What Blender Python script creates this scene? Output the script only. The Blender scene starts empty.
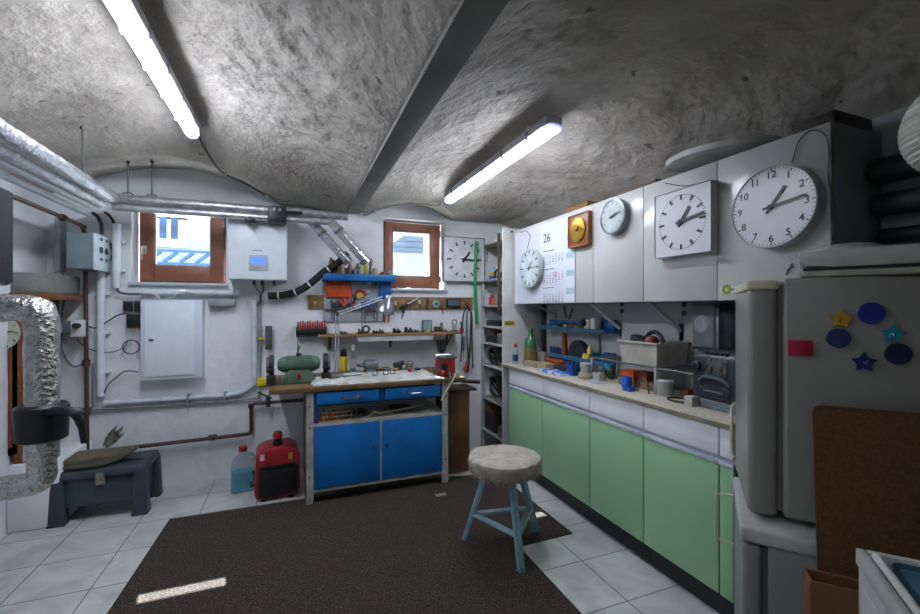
import bpy, bmesh, math, random
from mathutils import Vector as V, Matrix, noise
random.seed(7)
C = bpy.context.scene.collection
PI = math.pi
TUBE, SUN, SKY, EXPO = 18, 25, 3.2, 1.38
# ---------------------------------------------------------------- site frame: axes follow the room, camera stands at the origin
F = 425.0; TH = math.atan(166/425); CT, ST = math.cos(TH), math.sin(TH); H = 1.4; CX, CY = 460, 308
def at_y(px, py, y):                     # where a sight line meets the plane y (parallel to the back wall)
    t = (px-CX)/F; x = y*(ST+t*CT)/(CT-t*ST); cz = x*ST+y*CT
    return V((x, y, H-(py-CY)/F*cz))
def at_x(px, py, x):
    t = (px-CX)/F; y = x*(CT-t*ST)/(ST+t*CT); cz = x*ST+y*CT
    return V((x, y, H-(py-CY)/F*cz))
def at_z(px, py, z=0):
    cz = F*(H-z)/(py-CY); cx = (px-CX)/F*cz
    return V((cx*CT+cz*ST, cz*CT-cx*ST, z))
# ---------------------------------------------------------------- materials
def lin(h):
    h = h.lstrip('#'); r = [int(h[i:i+2], 16)/255 for i in (0, 2, 4)]
    return tuple(((c/12.92) if c <= .04045 else ((c+.055)/1.055)**2.4) for c in r)+(1,)
_m = {}
def mat(col, rough=.5, metal=0., var=.12, scale=12., bump=.0, bscale=60., col2=None, detail=6, emit=None, estr=1., coat=0., bdist=.01, alpha=1., contrast=None):
    key = (col, rough, metal, var, scale, bump, bscale, col2, emit, estr, coat, bdist, alpha, contrast)
    if key in _m: return _m[key]
    m = bpy.data.materials.new('surface_'+col.strip('#')); m.use_nodes = True
    nt = m.node_tree; b = nt.nodes['Principled BSDF']; L = nt.links.new
    b.inputs['Roughness'].default_value = rough; b.inputs['Metallic'].default_value = metal
    if coat: b.inputs['Coat Weight'].default_value = coat
    c1 = lin(col); c2 = lin(col2) if col2 else tuple(max(0, c*(1-var*2)) for c in c1[:3])+(1,)
    tc = nt.nodes.new('ShaderNodeTexCoord')
    n = nt.nodes.new('ShaderNodeTexNoise'); n.inputs['Scale'].default_value = scale; n.inputs['Detail'].default_value = detail
    L(tc.outputs['Object'], n.inputs['Vector'])
    r = nt.nodes.new('ShaderNodeValToRGB'); lo, hi = contrast or (.35, .65)
    r.color_ramp.elements[0].position = lo; r.color_ramp.elements[1].position = hi
    r.color_ramp.elements[0].color = c2; r.color_ramp.elements[1].color = c1
    L(n.outputs['Fac'], r.inputs['Fac']); L(r.outputs['Color'], b.inputs['Base Color'])
    if bump:
        n2 = nt.nodes.new('ShaderNodeTexNoise'); n2.inputs['Scale'].default_value = bscale; n2.inputs['Detail'].default_value = 5
        L(tc.outputs['Object'], n2.inputs['Vector'])
        bp = nt.nodes.new('ShaderNodeBump'); bp.inputs['Strength'].default_value = bump; bp.inputs['Distance'].default_value = bdist
        L(n2.outputs['Fac'], bp.inputs['Height']); L(bp.outputs['Normal'], b.inputs['Normal'])
    if emit:
        b.inputs['Emission Color'].default_value = lin(emit); b.inputs['Emission Strength'].default_value = estr
    if alpha < 1: b.inputs['Alpha'].default_value = alpha
    _m[key] = m; return m
def glass_mat(tint='#ffffff', refl=.08, clear=.9):
    m = bpy.data.materials.new('clear_glass'); m.use_nodes = True; nt = m.node_tree; nt.nodes.clear()
    o = nt.nodes.new('ShaderNodeOutputMaterial'); t = nt.nodes.new('ShaderNodeBsdfTransparent'); g = nt.nodes.new('ShaderNodeBsdfGlossy')
    t.inputs['Color'].default_value = tuple(c*clear for c in lin(tint)[:3])+(1,); g.inputs['Roughness'].default_value = .03
    x = nt.nodes.new('ShaderNodeMixShader'); x.inputs[0].default_value = refl
    nt.links.new(t.outputs[0], x.inputs[1]); nt.links.new(g.outputs[0], x.inputs[2]); nt.links.new(x.outputs[0], o.inputs[0]); return m
def tile_mat():
    m = bpy.data.materials.new('floor_tile'); m.use_nodes = True; nt = m.node_tree; b = nt.nodes['Principled BSDF']; L = nt.links.new
    tc = nt.nodes.new('ShaderNodeTexCoord'); mp = nt.nodes.new('ShaderNodeMapping')
    mp.inputs['Location'].default_value = (.945, -1.60, 0); L(tc.outputs['Object'], mp.inputs['Vector'])
    br = nt.nodes.new('ShaderNodeTexBrick'); br.offset = 0; br.inputs['Scale'].default_value = 1
    br.inputs['Brick Width'].default_value = .347; br.inputs['Row Height'].default_value = .347; br.inputs['Mortar Size'].default_value = .0035
    br.inputs['Color1'].default_value = lin('#cfd0cc'); br.inputs['Color2'].default_value = lin('#c4c7c5'); br.inputs['Mortar'].default_value = lin('#6f7375')
    L(mp.outputs[0], br.inputs['Vector'])
    n = nt.nodes.new('ShaderNodeTexNoise'); n.inputs['Scale'].default_value = 3.5; n.inputs['Detail'].default_value = 8; n.inputs['Distortion'].default_value = 1.5
    L(tc.outputs['Object'], n.inputs['Vector'])
    r = nt.nodes.new('ShaderNodeValToRGB'); r.color_ramp.elements[0].position = .3; r.color_ramp.elements[1].position = .6
    r.color_ramp.elements[0].color = (.62, .63, .62, 1); r.color_ramp.elements[1].color = (1, 1, 1, 1); L(n.outputs['Fac'], r.inputs['Fac'])
    x = nt.nodes.new('ShaderNodeMix'); x.data_type = 'RGBA'; x.blend_type = 'MULTIPLY'; x.inputs[0].default_value = .8
    L(br.outputs['Color'], x.inputs[6]); L(r.outputs['Color'], x.inputs[7]); L(x.outputs[2], b.inputs['Base Color'])
    b.inputs['Roughness'].default_value = .28
    bp = nt.nodes.new('ShaderNodeBump'); bp.inputs['Strength'].default_value = .4; bp.inputs['Distance'].default_value = .003; bp.invert = True
    L(br.outputs['Fac'], bp.inputs['Height']); L(bp.outputs[0], b.inputs['Normal']); return m
def plaster_mat(name, c1, c2, s1=1.2, bump=.5, bd=.02, bs=14, spots=None):
    m = bpy.data.materials.new(name); m.use_nodes = True; nt = m.node_tree; b = nt.nodes['Principled BSDF']; L = nt.links.new
    b.inputs['Roughness'].default_value = .85; tc = nt.nodes.new('ShaderNodeTexCoord')
    n = nt.nodes.new('ShaderNodeTexNoise'); n.inputs['Scale'].default_value = s1; n.inputs['Detail'].default_value = 9; n.inputs['Roughness'].default_value = .62
    L(tc.outputs['Object'], n.inputs['Vector'])
    r = nt.nodes.new('ShaderNodeValToRGB'); r.color_ramp.elements[0].position = .34; r.color_ramp.elements[1].position = .6
    r.color_ramp.elements[0].color = lin(c2); r.color_ramp.elements[1].color = lin(c1); L(n.outputs['Fac'], r.inputs['Fac'])
    out = r.outputs['Color']
    if spots:
        n3 = nt.nodes.new('ShaderNodeTexNoise'); n3.inputs['Scale'].default_value = spots[1]; n3.inputs['Detail'].default_value = 3
        L(tc.outputs['Object'], n3.inputs['Vector'])
        r3 = nt.nodes.new('ShaderNodeValToRGB'); r3.color_ramp.elements[0].position = spots[2]; r3.color_ramp.elements[1].position = spots[2]+.05
        L(n3.outputs['Fac'], r3.inputs['Fac'])
        x = nt.nodes.new('ShaderNodeMix'); x.data_type = 'RGBA'; L(r3.outputs['Color'], x.inputs[0]); x.inputs[6].default_value = lin(c1)
        L(out, x.inputs[6]); x.inputs[7].default_value = lin(spots[0]); out = x.outputs[2]
    L(out, b.inputs['Base Color'])
    n2 = nt.nodes.new('ShaderNodeTexNoise'); n2.inputs['Scale'].default_value = bs; n2.inputs['Detail'].default_value = 4; n2.inputs['Roughness'].default_value = .55
    L(tc.outputs['Object'], n2.inputs['Vector'])
    bp = nt.nodes.new('ShaderNodeBump'); bp.inputs['Strength'].default_value = bump; bp.inputs['Distance'].default_value = bd
    L(n2.outputs['Fac'], bp.inputs['Height']); L(bp.outputs[0], b.inputs['Normal']); return m
# ---------------------------------------------------------------- mesh builder (world coordinates, optional frame M)
class MB:
    def __init__(s, M=None): s.bm = bmesh.new(); s.M = M or Matrix.Identity(4)
    def _v(s, p): return s.bm.verts.new(s.M @ V(p))
    def face(s, pts): 
        return s.bm.faces.new([s._v(p) for p in pts])
    def box(s, a, b, bev=0, seg=2, R=None, taper=None):
        x0, x1 = sorted((a[0], b[0])); y0, y1 = sorted((a[1], b[1])); z0, z1 = sorted((a[2], b[2]))
        P = [(x0, y0, z0), (x1, y0, z0), (x1, y1, z0), (x0, y1, z0), (x0, y0, z1), (x1, y0, z1), (x1, y1, z1), (x0, y1, z1)]
        if taper:
            cx, cy = (x0+x1)/2, (y0+y1)/2; P = P[:4]+[(cx+(p[0]-cx)*taper, cy+(p[1]-cy)*taper, p[2]) for p in P[4:]]
        if R is not None:
            c = V(((x0+x1)/2, (y0+y1)/2, (z0+z1)/2)); P = [c+R@(V(p)-c) for p in P]
        vs = [s._v(p) for p in P]
        fs = [s.bm.faces.new([vs[i] for i in q]) for q in ((3, 2, 1, 0), (4, 5, 6, 7), (0, 1, 5, 4), (1, 2, 6, 5), (2, 3, 7, 6), (3, 0, 4, 7))]
        if bev:
            es = list({e for f in fs for e in f.edges})
            bmesh.ops.bevel(s.bm, geom=es, offset=bev, segments=seg, profile=.5, affect='EDGES')
        return s
    def bar(s, p, q, w, h=None, bev=0):         # square bar between two points
        p, q = V(p), V(q); h = h or w; d = (q-p); L = d.length; d.normalize()
        u = d.orthogonal().normalized() if abs(d.z) > .99 else d.cross(V((0, 0, 1))).normalized()
        v = u.cross(d).normalized()
        vs = []
        for e in (p, q):
            for a, b in ((-1, -1), (1, -1), (1, 1), (-1, 1)): vs.append(s._v(e+u*a*w/2+v*b*h/2))
        fs = [s.bm.faces.new([vs[i] for i in f]) for f in ((3, 2, 1, 0), (4, 5, 6, 7), (0, 1, 5, 4), (1, 2, 6, 5), (2, 3, 7, 6), (3, 0, 4, 7))]
        if bev: bmesh.ops.bevel(s.bm, geom=list({e for f in fs for e in f.edges}), offset=bev, segments=2, profile=.5, affect='EDGES')
        return s
    def tube(s, pts, r, n=10, cap=True):
        pts = [V(p) for p in pts]; rr = r if isinstance(r, (list, tuple)) else [r]*len(pts)
        rings = []; prev = None
        for i, p in enumerate(pts):
            d = (pts[min(i+1, len(pts)-1)]-pts[max(i-1, 0)])
            if d.length < 1e-9: d = V((0, 0, 1))
            d.normalize()
            if prev is None: u = d.orthogonal().normalized()
            else:
                u = prev-d*prev.dot(d); u = u.normalized() if u.length > 1e-6 else d.orthogonal().normalized()
            prev = u; v = d.cross(u)
            rings.append([s._v(p+(u*math.cos(2*PI*k/n)+v*math.sin(2*PI*k/n))*max(rr[i], 1e-5)) for k in range(n)])
        for a, b in zip(rings, rings[1:]):
            for k in range(n): s.bm.faces.new([a[k], a[(k+1) % n], b[(k+1) % n], b[k]])
        if cap: s.bm.faces.new(rings[0][::-1]); s.bm.faces.new(rings[-1])
        return s
    def cyl(s, p, q, r, r2=None, n=20): return s.tube([p, q], [r, r if r2 is None else r2], n)
    def lathe(s, c, prof, n=28, axis='z'):      # prof: (radius, height)
        c = V(c); ax = {'z': (V((1, 0, 0)), V((0, 1, 0)), V((0, 0, 1))), 'y': (V((1, 0, 0)), V((0, 0, 1)), V((0, -1, 0))), 'x': (V((0, 1, 0)), V((0, 0, 1)), V((1, 0, 0)))}[axis]
        rings = []
        for r, h in prof: rings.append([s._v(c+ax[0]*math.cos(2*PI*k/n)*max(r, 1e-4)+ax[1]*math.sin(2*PI*k/n)*max(r, 1e-4)+ax[2]*h) for k in range(n)])
        for a, b in zip(rings, rings[1:]):
            for k in range(n): s.bm.faces.new([a[k], a[(k+1) % n], b[(k+1) % n], b[k]])
        s.bm.faces.new(rings[0][::-1]); s.bm.faces.new(rings[-1]); return s
    def prism(s, pts, d, bev=0):                # polygon (3D pts) pushed along d
        d = V(d); a = [s._v(p) for p in pts]; b = [s._v(V(p)+d) for p in pts]; n = len(a)
        fs = [s.bm.faces.new(a[::-1]), s.bm.faces.new(b)]+[s.bm.faces.new([a[k], a[(k+1) % n], b[(k+1) % n], b[k]]) for k in range(n)]
        if bev: bmesh.ops.bevel(s.bm, geom=list({e for f in fs for e in f.edges}), offset=bev, segments=2, profile=.5, affect='EDGES')
        return s
    def ball(s, c, r, n=16, sc=(1, 1, 1)):
        M = s.M @ Matrix.Translation(V(c)) @ Matrix.Diagonal((r*sc[0], r*sc[1], r*sc[2], 1))
        bmesh.ops.create_uvsphere(s.bm, u_segments=n, v_segments=max(6, n//2), radius=1, matrix=M); return s
    def torus(s, c, R, r, axis='y', n=24, m=8, arc=(0, 2*PI)):
        c = V(c); ax = {'z': (V((1, 0, 0)), V((0, 1, 0))), 'y': (V((1, 0, 0)), V((0, 0, 1))), 'x': (V((0, 1, 0)), V((0, 0, 1)))}[axis]
        full = arc[1]-arc[0] > 6.28; k = n
        P = [c+ax[0]*math.cos(arc[0]+(arc[1]-arc[0])*i/k)*R+ax[1]*math.sin(arc[0]+(arc[1]-arc[0])*i/k)*R for i in range(k+1)]
        return s.tube(P, r, m, cap=not full)
    def text(s, body, size, o, u=(1, 0, 0), v=(0, 0, 1), depth=.0006, align='CENTER', bold=0):
        cu = bpy.data.curves.new('t', 'FONT'); cu.body = body; cu.size = size; cu.align_x = align; cu.align_y = 'CENTER'; cu.extrude = depth; cu.offset = bold
        ob = bpy.data.objects.new('t', cu); C.objects.link(ob); dg = bpy.context.evaluated_depsgraph_get(); dg.update()
        me = bpy.data.meshes.new_from_object(ob.evaluated_get(dg)); bpy.data.objects.remove(ob); bpy.data.curves.remove(cu)
        u, v, o = V(u), V(v), V(o); w = u.cross(v); mp = [s._v(o+u*q.co.x+v*q.co.y+w*q.co.z) for q in me.vertices]
        for p in me.polygons:
            try: s.bm.faces.new([mp[i] for i in p.vertices])
            except ValueError: pass
        bpy.data.meshes.remove(me); return s
    def build(s, name, m, parent=None, smooth=True, label=None, cat=None, group=None, kind=None, angle=35, origin=None):
        bm = s.bm
        bmesh.ops.recalc_face_normals(bm, faces=bm.faces)
        me = bpy.data.meshes.new(name)
        if parent is not None: T = world[parent.name]
        else:
            xs = [v.co for v in bm.verts]; lo = [min(c[i] for c in xs) for i in range(3)]; hi = [max(c[i] for c in xs) for i in range(3)]
            T = Matrix.Translation(V(origin) if origin is not None else V(((lo[0]+hi[0])/2, (lo[1]+hi[1])/2, lo[2])))
        bmesh.ops.transform(bm, matrix=T.inverted(), verts=bm.verts)
        if smooth:
            for f in bm.faces: f.smooth = True
            for e in bm.edges:
                if len(e.link_faces) == 2 and e.calc_face_angle(0) > math.radians(angle): e.smooth = False
        bm.to_mesh(me); bm.free(); me.materials.append(m)
        o = bpy.data.objects.new(name, me); C.objects.link(o)
        if parent is not None: o.parent = parent; world[o.name] = world[parent.name]
        else: o.matrix_world = T; world[o.name] = T
        if label: o['label'] = label
        if cat: o['category'] = cat
        if group: o['group'] = group
        if kind: o['kind'] = kind
        return o
world = {}
def thing(name, label, cat, loc=(0, 0, 0), rz=0, group=None):
    o = bpy.data.objects.new(name, None); C.objects.link(o); o.empty_display_size = .05
    M = Matrix.Translation(V(loc)) @ Matrix.Rotation(rz, 4, 'Z'); o.matrix_world = M; world[o.name] = M
    o['label'] = label; o['category'] = cat
    if group: o['group'] = group
    return o
def frame(loc, u, v):                        # local x -> u, y -> v, z -> u x v
    u, v = V(u).normalized(), V(v).normalized(); w = u.cross(v); M = Matrix.Identity(4)
    for i in range(3): M[i][0], M[i][1], M[i][2], M[i][3] = u[i], v[i], w[i], loc[i]
    return M
def rotz(a, loc=(0, 0, 0)): return Matrix.Translation(V(loc)) @ Matrix.Rotation(a, 4, 'Z')
def dup(root, loc, rz=None, label=None, group=None):
    r = root.copy(); C.objects.link(r); r.location = loc
    if rz is not None: r.rotation_euler = (0, 0, rz)
    if label: r['label'] = label
    if group: r['group'] = group
    world[r.name] = Matrix.Translation(V(loc))
    for ch in [o for o in bpy.data.objects if o.parent == root]:
        c = ch.copy(); C.objects.link(c); c.parent = r
        for g in [o for o in bpy.data.objects if o.parent == ch]:
            d = g.copy(); C.objects.link(d); d.parent = c
    return r
def smooth_path(pts, k=6):                   # Catmull-Rom through points
    pts = [V(p) for p in pts]; P = [pts[0]*2-pts[1]]+pts+[pts[-1]*2-pts[-2]]; out = []
    for i in range(1, len(P)-2):
        for j in range(k):
            t = j/k; a, b, c, d = P[i-1:i+3]
            out.append(.5*((2*b)+(c-a)*t+(2*a-5*b+4*c-d)*t*t+(3*b-a-3*c+d)*t**3))
    return out+[pts[-1]]
# common finishes
WHITE = mat('#d9dbda', .45, var=.03); LAM = mat('#c0c1bd', .22, var=.04, scale=3); BLACK = mat('#17181a', .45); DGREY = mat('#3a3e42', .5)
GREY = mat('#8f9498', .5); STEEL = mat('#a9abad', .3, 1, bump=.05); DSTEEL = mat('#4c4d4e', .4, .8); WOOD = mat('#a8794a', .55, var=.25, scale=9, bump=.1)
RED = mat('#a8202a', .45); ORANGE = mat('#e2561c', .45); BLUE = mat('#1268ae', .38, var=.1, scale=6); YELLOW = mat('#e0c515', .5); GREEN = mat('#2f9e57', .45)
FOIL = mat('#e3e7eb', .28, .75, var=.12, scale=30, bump=.9, bscale=38, bdist=.02); PVC = mat('#dce4ea', .4, var=.05)
BRASS = mat('#c39a3c', .3, .9); PIPE = mat('#5a463e', .55, .3, var=.2, scale=20); CABLE = mat('#5b6065', .5); BROWNCARD = mat('#8a6238', .8, var=.15, scale=5)
CREAM = mat('#cfc8ae', .4, var=.05); TERRA = mat('#94482c', .4, var=.22, scale=14, bump=.08, bscale=30)
# ================================================================ THE ROOM
XL, XR, YB, YF = -1.66, 2.2, 3.95, -1.2
def sm(t): t = max(0, min(1, t)); return t*t*(3-2*t)
def ceil_z(x, y):
    if x < .5:
        d = (x+.6); z = 2.62-(.35*(d/1.04)**2 if d > 0 else .42*(d/1.06)**2)
    else:
        d = (x-1.25); z = 2.45-(.18*(d/.69)**2 if d < 0 else .28*(d/.95)**2)
    w = sm((y-2.95)/.95); z = z*(1-w)+min(z, 2.27)*w
    if x < .45: l = 2.49-.22*(abs(x+.82)/.75)**2-.05*sm((3.95-y)/.9)*2
    else: l = 2.385-.12*(abs(x-1.02)/.42)**2-.05*sm((3.95-y)/.8)*2
    if y > 2.9: z = max(z, l)
    if abs(x-.5) < .066: z = 2.272
    return z
def strip_grid(name, f, nu, nv, m, kind='structure'):
    bm = bmesh.new(); g = [[bm.verts.new(f(i/nu, j/nv)) for j in range(nv+1)] for i in range(nu+1)]
    for i in range(nu):
        for j in range(nv): bm.faces.new([g[i][j], g[i+1][j], g[i+1][j+1], g[i][j+1]])
    for q in bm.faces: q.smooth = True
    me = bpy.data.meshes.new(name); bm.to_mesh(me); bm.free(); me.materials.append(m)
    o = bpy.data.objects.new(name, me); C.objects.link(o); o['kind'] = kind; return o
def ceil_pt(u, v):
    x = XL-.25+(XR+.5-XL)*u; y = YF-.1+(YB+.35-YF)*v; z = ceil_z(x, y)
    p = V((x, y, 0)); a = noise.fractal(p*3.2, 1, 2, 5)*.014+noise.noise(V((x*11+y*5, y*11-x*4, 3)))*.007+noise.noise(V((x*26+y*9, y*24-x*6, 5)))*.0035
    s = noise.noise(V((x*22, y*22, 8))); a += (s-.35)*.018 if s > .35 else 0       # lumps of render
    if -.55 < x < .43: a *= 1.25
    nb = sm((abs(x-.5)-.06)/.10)
    if y > 3.2: a *= .6
    return (x, y, z+a*nb+.004)
m_ceil = plaster_mat('rough_lime_render', '#b3ada3', '#8e887f', s1=1.6, bump=.6, bd=.02, bs=30, spots=('#6d6459', 11, .70))
m_wall = plaster_mat('whitewashed_wall', '#e6e9ec', '#d0d5da', s1=1.3, bump=.5, bd=.02, bs=9)
strip_grid('ceiling', ceil_pt, 250, 330, m_ceil)
s = MB().box((XL-.3, YF-.3, -.1), (XR+.3, 4.6, 0)); o = s.build('floor', tile_mat(), smooth=False, kind='structure', origin=(0, 0, 0))
m_beam = plaster_mat('beam_render', '#7f7c78', '#706d69', s1=3, bump=.2, bd=.01)
MB().box((.44, YF, 2.255), (.56, YB+.02, 2.42), .004).build('ceiling_beam', m_beam, kind='structure')
# back wall with two window holes, thick
W1 = (-1.16, -.52, 1.575, 2.215); W2 = (.775, 1.395, 1.565, 2.245)
def back_wall():
    s = MB(); y0, y1 = YB, 4.38; xs = [XL-.2, W1[0], W1[1], W2[0], W2[1], XR+.2]
    for i in range(5):
        if i in (1, 3):
            w = W1 if i == 1 else W2
            s.box((xs[i], y0, 0), (xs[i+1], y1, w[2])); s.box((xs[i], y0, w[3]), (xs[i+1], y1, 2.75))
            s.box((xs[i], 4.2, 2.195 if i == 1 else 2.165), (xs[i+1], y1, w[3]))          # outer lintel
        else: s.box((xs[i], y0, 0), (xs[i+1], y1, 2.75))
    return s
back_wall().build('wall_back', m_wall, kind='structure', smooth=False, origin=(0, YB, 0))
def uneven(name, f, nu, nv): return strip_grid(name, f, nu, nv, m_wall)
def lw(u, v):
    y = YF+(YB-YF)*u; z = 2.75*v; return (XL+.010*noise.fractal(V((0, y*2.5, z*2.5)), 1, 2, 4), y, z)
uneven('wall_left', lw, 120, 60)
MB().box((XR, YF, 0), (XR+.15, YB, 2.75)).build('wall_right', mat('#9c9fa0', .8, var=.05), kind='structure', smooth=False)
MB().box((XL-.3, YF-.2, 0), (XR+.3, YF, 2.9)).build('wall_front', plaster_mat('dim_wall', '#948c80', '#7d766c'), kind='structure', smooth=False)
s = MB().box((XL, 3.47, 0), (-1.40, YB, .42), .012); s.build('trim_1', m_wall, kind='structure')      # masonry plinth in the left corner
# windows
m_fr = mat('#a46a50', .42, var=.22, scale=5, col2='#855441', bump=.12, bscale=25)
def window(n, x0, x1, z0, z1, gx0, gx1, gz0, gz1, handle, yy=4.06):
    t = bpy.data.objects.new('window_%d' % n, None); C.objects.link(t); t.location = ((x0+x1)/2, yy, z0); t['kind'] = 'structure'; world[t.name] = Matrix.Translation(t.location)
    s = MB(); w = .035
    for a, b in (((x0, yy+.02, z0), (x0+w, yy+.07, z1)), ((x1-w, yy+.02, z0), (x1, yy+.07, z1)), ((x0+w, yy+.02, z0), (x1-w, yy+.07, z0+w)), ((x0+w, yy+.02, z1-w), (x1-w, yy+.07, z1))): s.box(a, b, .003)
    s.build('window_frame', m_fr, t)
    s = MB(); a0, a1, b0, b1 = x0+.012, x1-.012, z0+.02, z1-.008; Yn, Yf = yy-.02, yy+.045
    s.box((a0, Yn, b0), (gx0, Yf, b1), .006); s.box((gx1, Yn, b0), (a1, Yf, b1), .006)
    s.box((gx0-.001, Yn, b0), (gx1+.001, Yf, gz0), .006); s.box((gx0-.001, Yn, gz1), (gx1+.001, Yf, b1), .006)
    sa = s.build('window_sash', m_fr, t)
    MB().box((gx0, yy+.005, gz0), (gx1, yy+.011, gz1)).build('pane', glass_mat('#f4fbff', .05, .94), sa)
    s = MB(); g = .008
    for a, b in (((gx0, yy-.012, gz0), (gx0+g, yy+.004, gz1)), ((gx1-g, yy-.012, gz0), (gx1, yy+.004, gz1)), ((gx0, yy-.012, gz0), (gx1, yy+.004, gz0+g)), ((gx0, yy-.012, gz1-g), (gx1, yy+.004, gz1))): s.box(a, b)
    s.build('glazing_bead', mat('#cdd6da', .4), sa)
    if handle:
        hx, hz = handle; s = MB(); s.box((hx-.014, yy-.028, hz-.035), (hx+.014, yy-.018, hz+.035), .004); s.cyl((hx, yy-.02, hz+.015), (hx, yy-.055, hz+.015), .008)
        s.box((hx-.022, yy-.066, hz-.085), (hx-.004, yy-.052, hz+.024), .004); s.build('window_handle', mat('#c9bfae', .3, .6), sa)
    s = MB()
    for hz in (z0+.1, z1-.1): s.cyl((x1-.012, yy-.03, hz-.03), (x1-.012, yy-.03, hz+.03), .008)
    s.build('hinge', STEEL, sa)
    MB().box((x0-.03, YB-.035, z0-.025), (x1+.03, yy+.02, z0), .005).build('window_sill', mat('#c6ccd2', .5), t)
    return t
window(1, -1.145, -.535, 1.60, 2.205, -1.035, -.645, 1.742, 2.17, (-1.10, 1.86))
window(2, .80, 1.375, 1.585, 2.235, .885, 1.262, 1.71, 2.14, None)
# ================================================================ OUTSIDE
bh = thing('neighbour_house', 'pale house across the street seen through the left window', 'building', (0, 9.1, 1.4))
MB().box((-7, 9, 1.4), (5, 9.3, 5.0)).build('facade', mat('#9b9da0', .9, var=.04, scale=2), bh, smooth=False)
def hwin(px0, px1, py0, py1, mull):
    a, b = at_y(px0, py1, 9), at_y(px1, py0, 9); s = MB(); fr = .09
    s.box((a.x-.06, 8.96, a.z-.12), (b.x+.1, 8.99, b.z+.1)); f = s.build('window_surround', mat('#d9dadb', .7), bh)
    xs = [a.x, (a.x+b.x)/2, b.x]
    for i in (0, 1): MB().box((xs[i]+.035, 8.93, a.z+.03), (xs[i+1]-.035, 8.955, b.z-.03)).build('pane', mat('#2f4c70', .4, var=.4, scale=3), f)
hwin(158, 181, 216, 240, 1)
hwin(158, 181, 190, 212, 1)
s = MB(); a, b = at_y(157, 262, 8.2), at_y(216, 254, 8.2)
s.box((a.x-3, 8.15, a.z-.06), (b.x+3, 8.2, a.z)); s.box((a.x-3, 8.15, b.z), (b.x+3, 8.2, b.z+.04))
for i in range(36): x = a.x-2.9+i*.23; s.bar((x, 8.17, a.z), (x+.2, 8.17, b.z), .05)
s.box((a.x-3, 8.1, 1.48), (a.x-2.9, 8.2, b.z)); s.box((b.x+2.9, 8.1, 1.48), (b.x+3, 8.2, b.z))
s.build('balcony_railing', mat('#31506c', .5), cat='railing', label='blue-grey lattice railing outside, seen low through the left window')
s = MB(); s.box((.9, 6.2, 1.45), (3.4, 6.3, 2.22)); s.build('outer_wall', mat('#8097a8', .9, var=.1, scale=6), kind='structure', smooth=False)
s = MB()
for i in range(9): s.box((.9, 6.22+.002*i, 2.22+.09*i), (3.4, 6.3, 2.305+.09*i), .004)
s.build('board_siding', mat('#4a525a', .8, var=.12, scale=8), cat='siding', label='grey horizontal board siding outside the right window')
s = MB().box((1.40, 4.6, 1.46), (1.80, 4.75, 2.9)); s.build('outer_pier', mat('#e4e8ea', .8), kind='structure', smooth=False)
MB().box((-9, 4.385, 1.3), (9, 30, 1.46)).build('ground', mat('#c9c8c2', .9), kind='structure', smooth=False)
# ================================================================ FLOOR COVERING
m_rug = mat('#53453c', .97, var=.3, scale=120, col2='#1b1613', bump=1., bscale=170, bdist=.006, contrast=(.42, .66))
def rug(name, outline, z0, z1, lab):
    MB().prism([(x, y, z0) for x, y in outline], (0, 0, z1-z0)).build(name, m_rug, cat='rug', label=lab)
rug('needle_felt_rug', [(-.85, .6), (1.215, .6), (1.225, 2.19), (1.23, 3.30), (-.765, 3.31)], .001, .008, 'large dark brown felt rug covering the floor in front of the workbench')
rug('needle_felt_rug', [(1.2258, 2.19), (1.605, 2.2), (1.60, 3.24), (1.2308, 3.29)], .001, .008, 'small dark brown rug strip under the stool beside the green doors')
# ================================================================ TUBE LAMPS
def lamp(x, y0, y1, z, lab, power):
    m_tube = mat('#ffffff', .3, emit='#eaf0ff', estr=power)
    t = thing('fluorescent_lamp', lab, 'lamp', (x, (y0+y1)/2, z), 0, 'tube lamps on the ceiling')
    s = MB(); s.box((x-.049, y0, z+.018), (x+.049, y1, z+.066), .008, 3); s.box((x-.02, y0+.2, z+.06), (x+.02, y0+.26, z+.1)); s.box((x-.02, y1-.26, z+.06), (x+.02, y1-.2, z+.1))
    s.build('lamp_housing', mat('#c3c4cc', .5), t)
    s = MB(); n = 18; P = []
    for k in range(n+1): a = -.12+(PI+.24)*k/n; P.append((x-.037*math.cos(a), y0+.04, z+.012-.036*math.sin(a)))
    s.prism(P, (0, y1-y0-.08, 0)); s.build('lamp_diffuser', m_tube, t)
    for ya, yb in ((y0-.004, y0+.045), (y1-.045, y1+.004)):
        s = MB(); P = []
        for k in range(n+1): a = -.3+(PI+.6)*k/n; P.append((x-.042*math.cos(a), ya, z+.012-.040*math.sin(a)))
        s.prism(P, (0, yb-ya, 0)); s.build('end_cap', mat('#c9cbe6', .25, alpha=.8), t)
    for k in range(5):
        yy = y0+.2+(y1-y0-.4)*k/4
        for sx in (-1, 1): MB().box((x+sx*.044, yy-.01, z+.0), (x+sx*.052, yy+.01, z+.05), .002).build('clip', mat('#8c8c8c', .4, .7), t)
    return t
lamp(-.6, 1.6, 3.12, 2.50, 'long glowing tube lamp at upper left, running out of the frame', TUBE*1.55)
lamp(1.25, 1.86, 3.46, 2.325, 'glowing tube lamp on the right vault above the wall clocks', TUBE)
lamp(-.6, -1.05, .35, 2.50, 'added fill tube lamp on the left vault behind the camera, out of view', TUBE*.28)  # added out of view to brighten the ceiling and dark right corner
def surf(x, y, d=.012): return (x, y, ceil_pt((x-XL+.25)/(XR+.5-XL), (y-YF+.1)/(YB+.35-YF))[2]-d)
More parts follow.
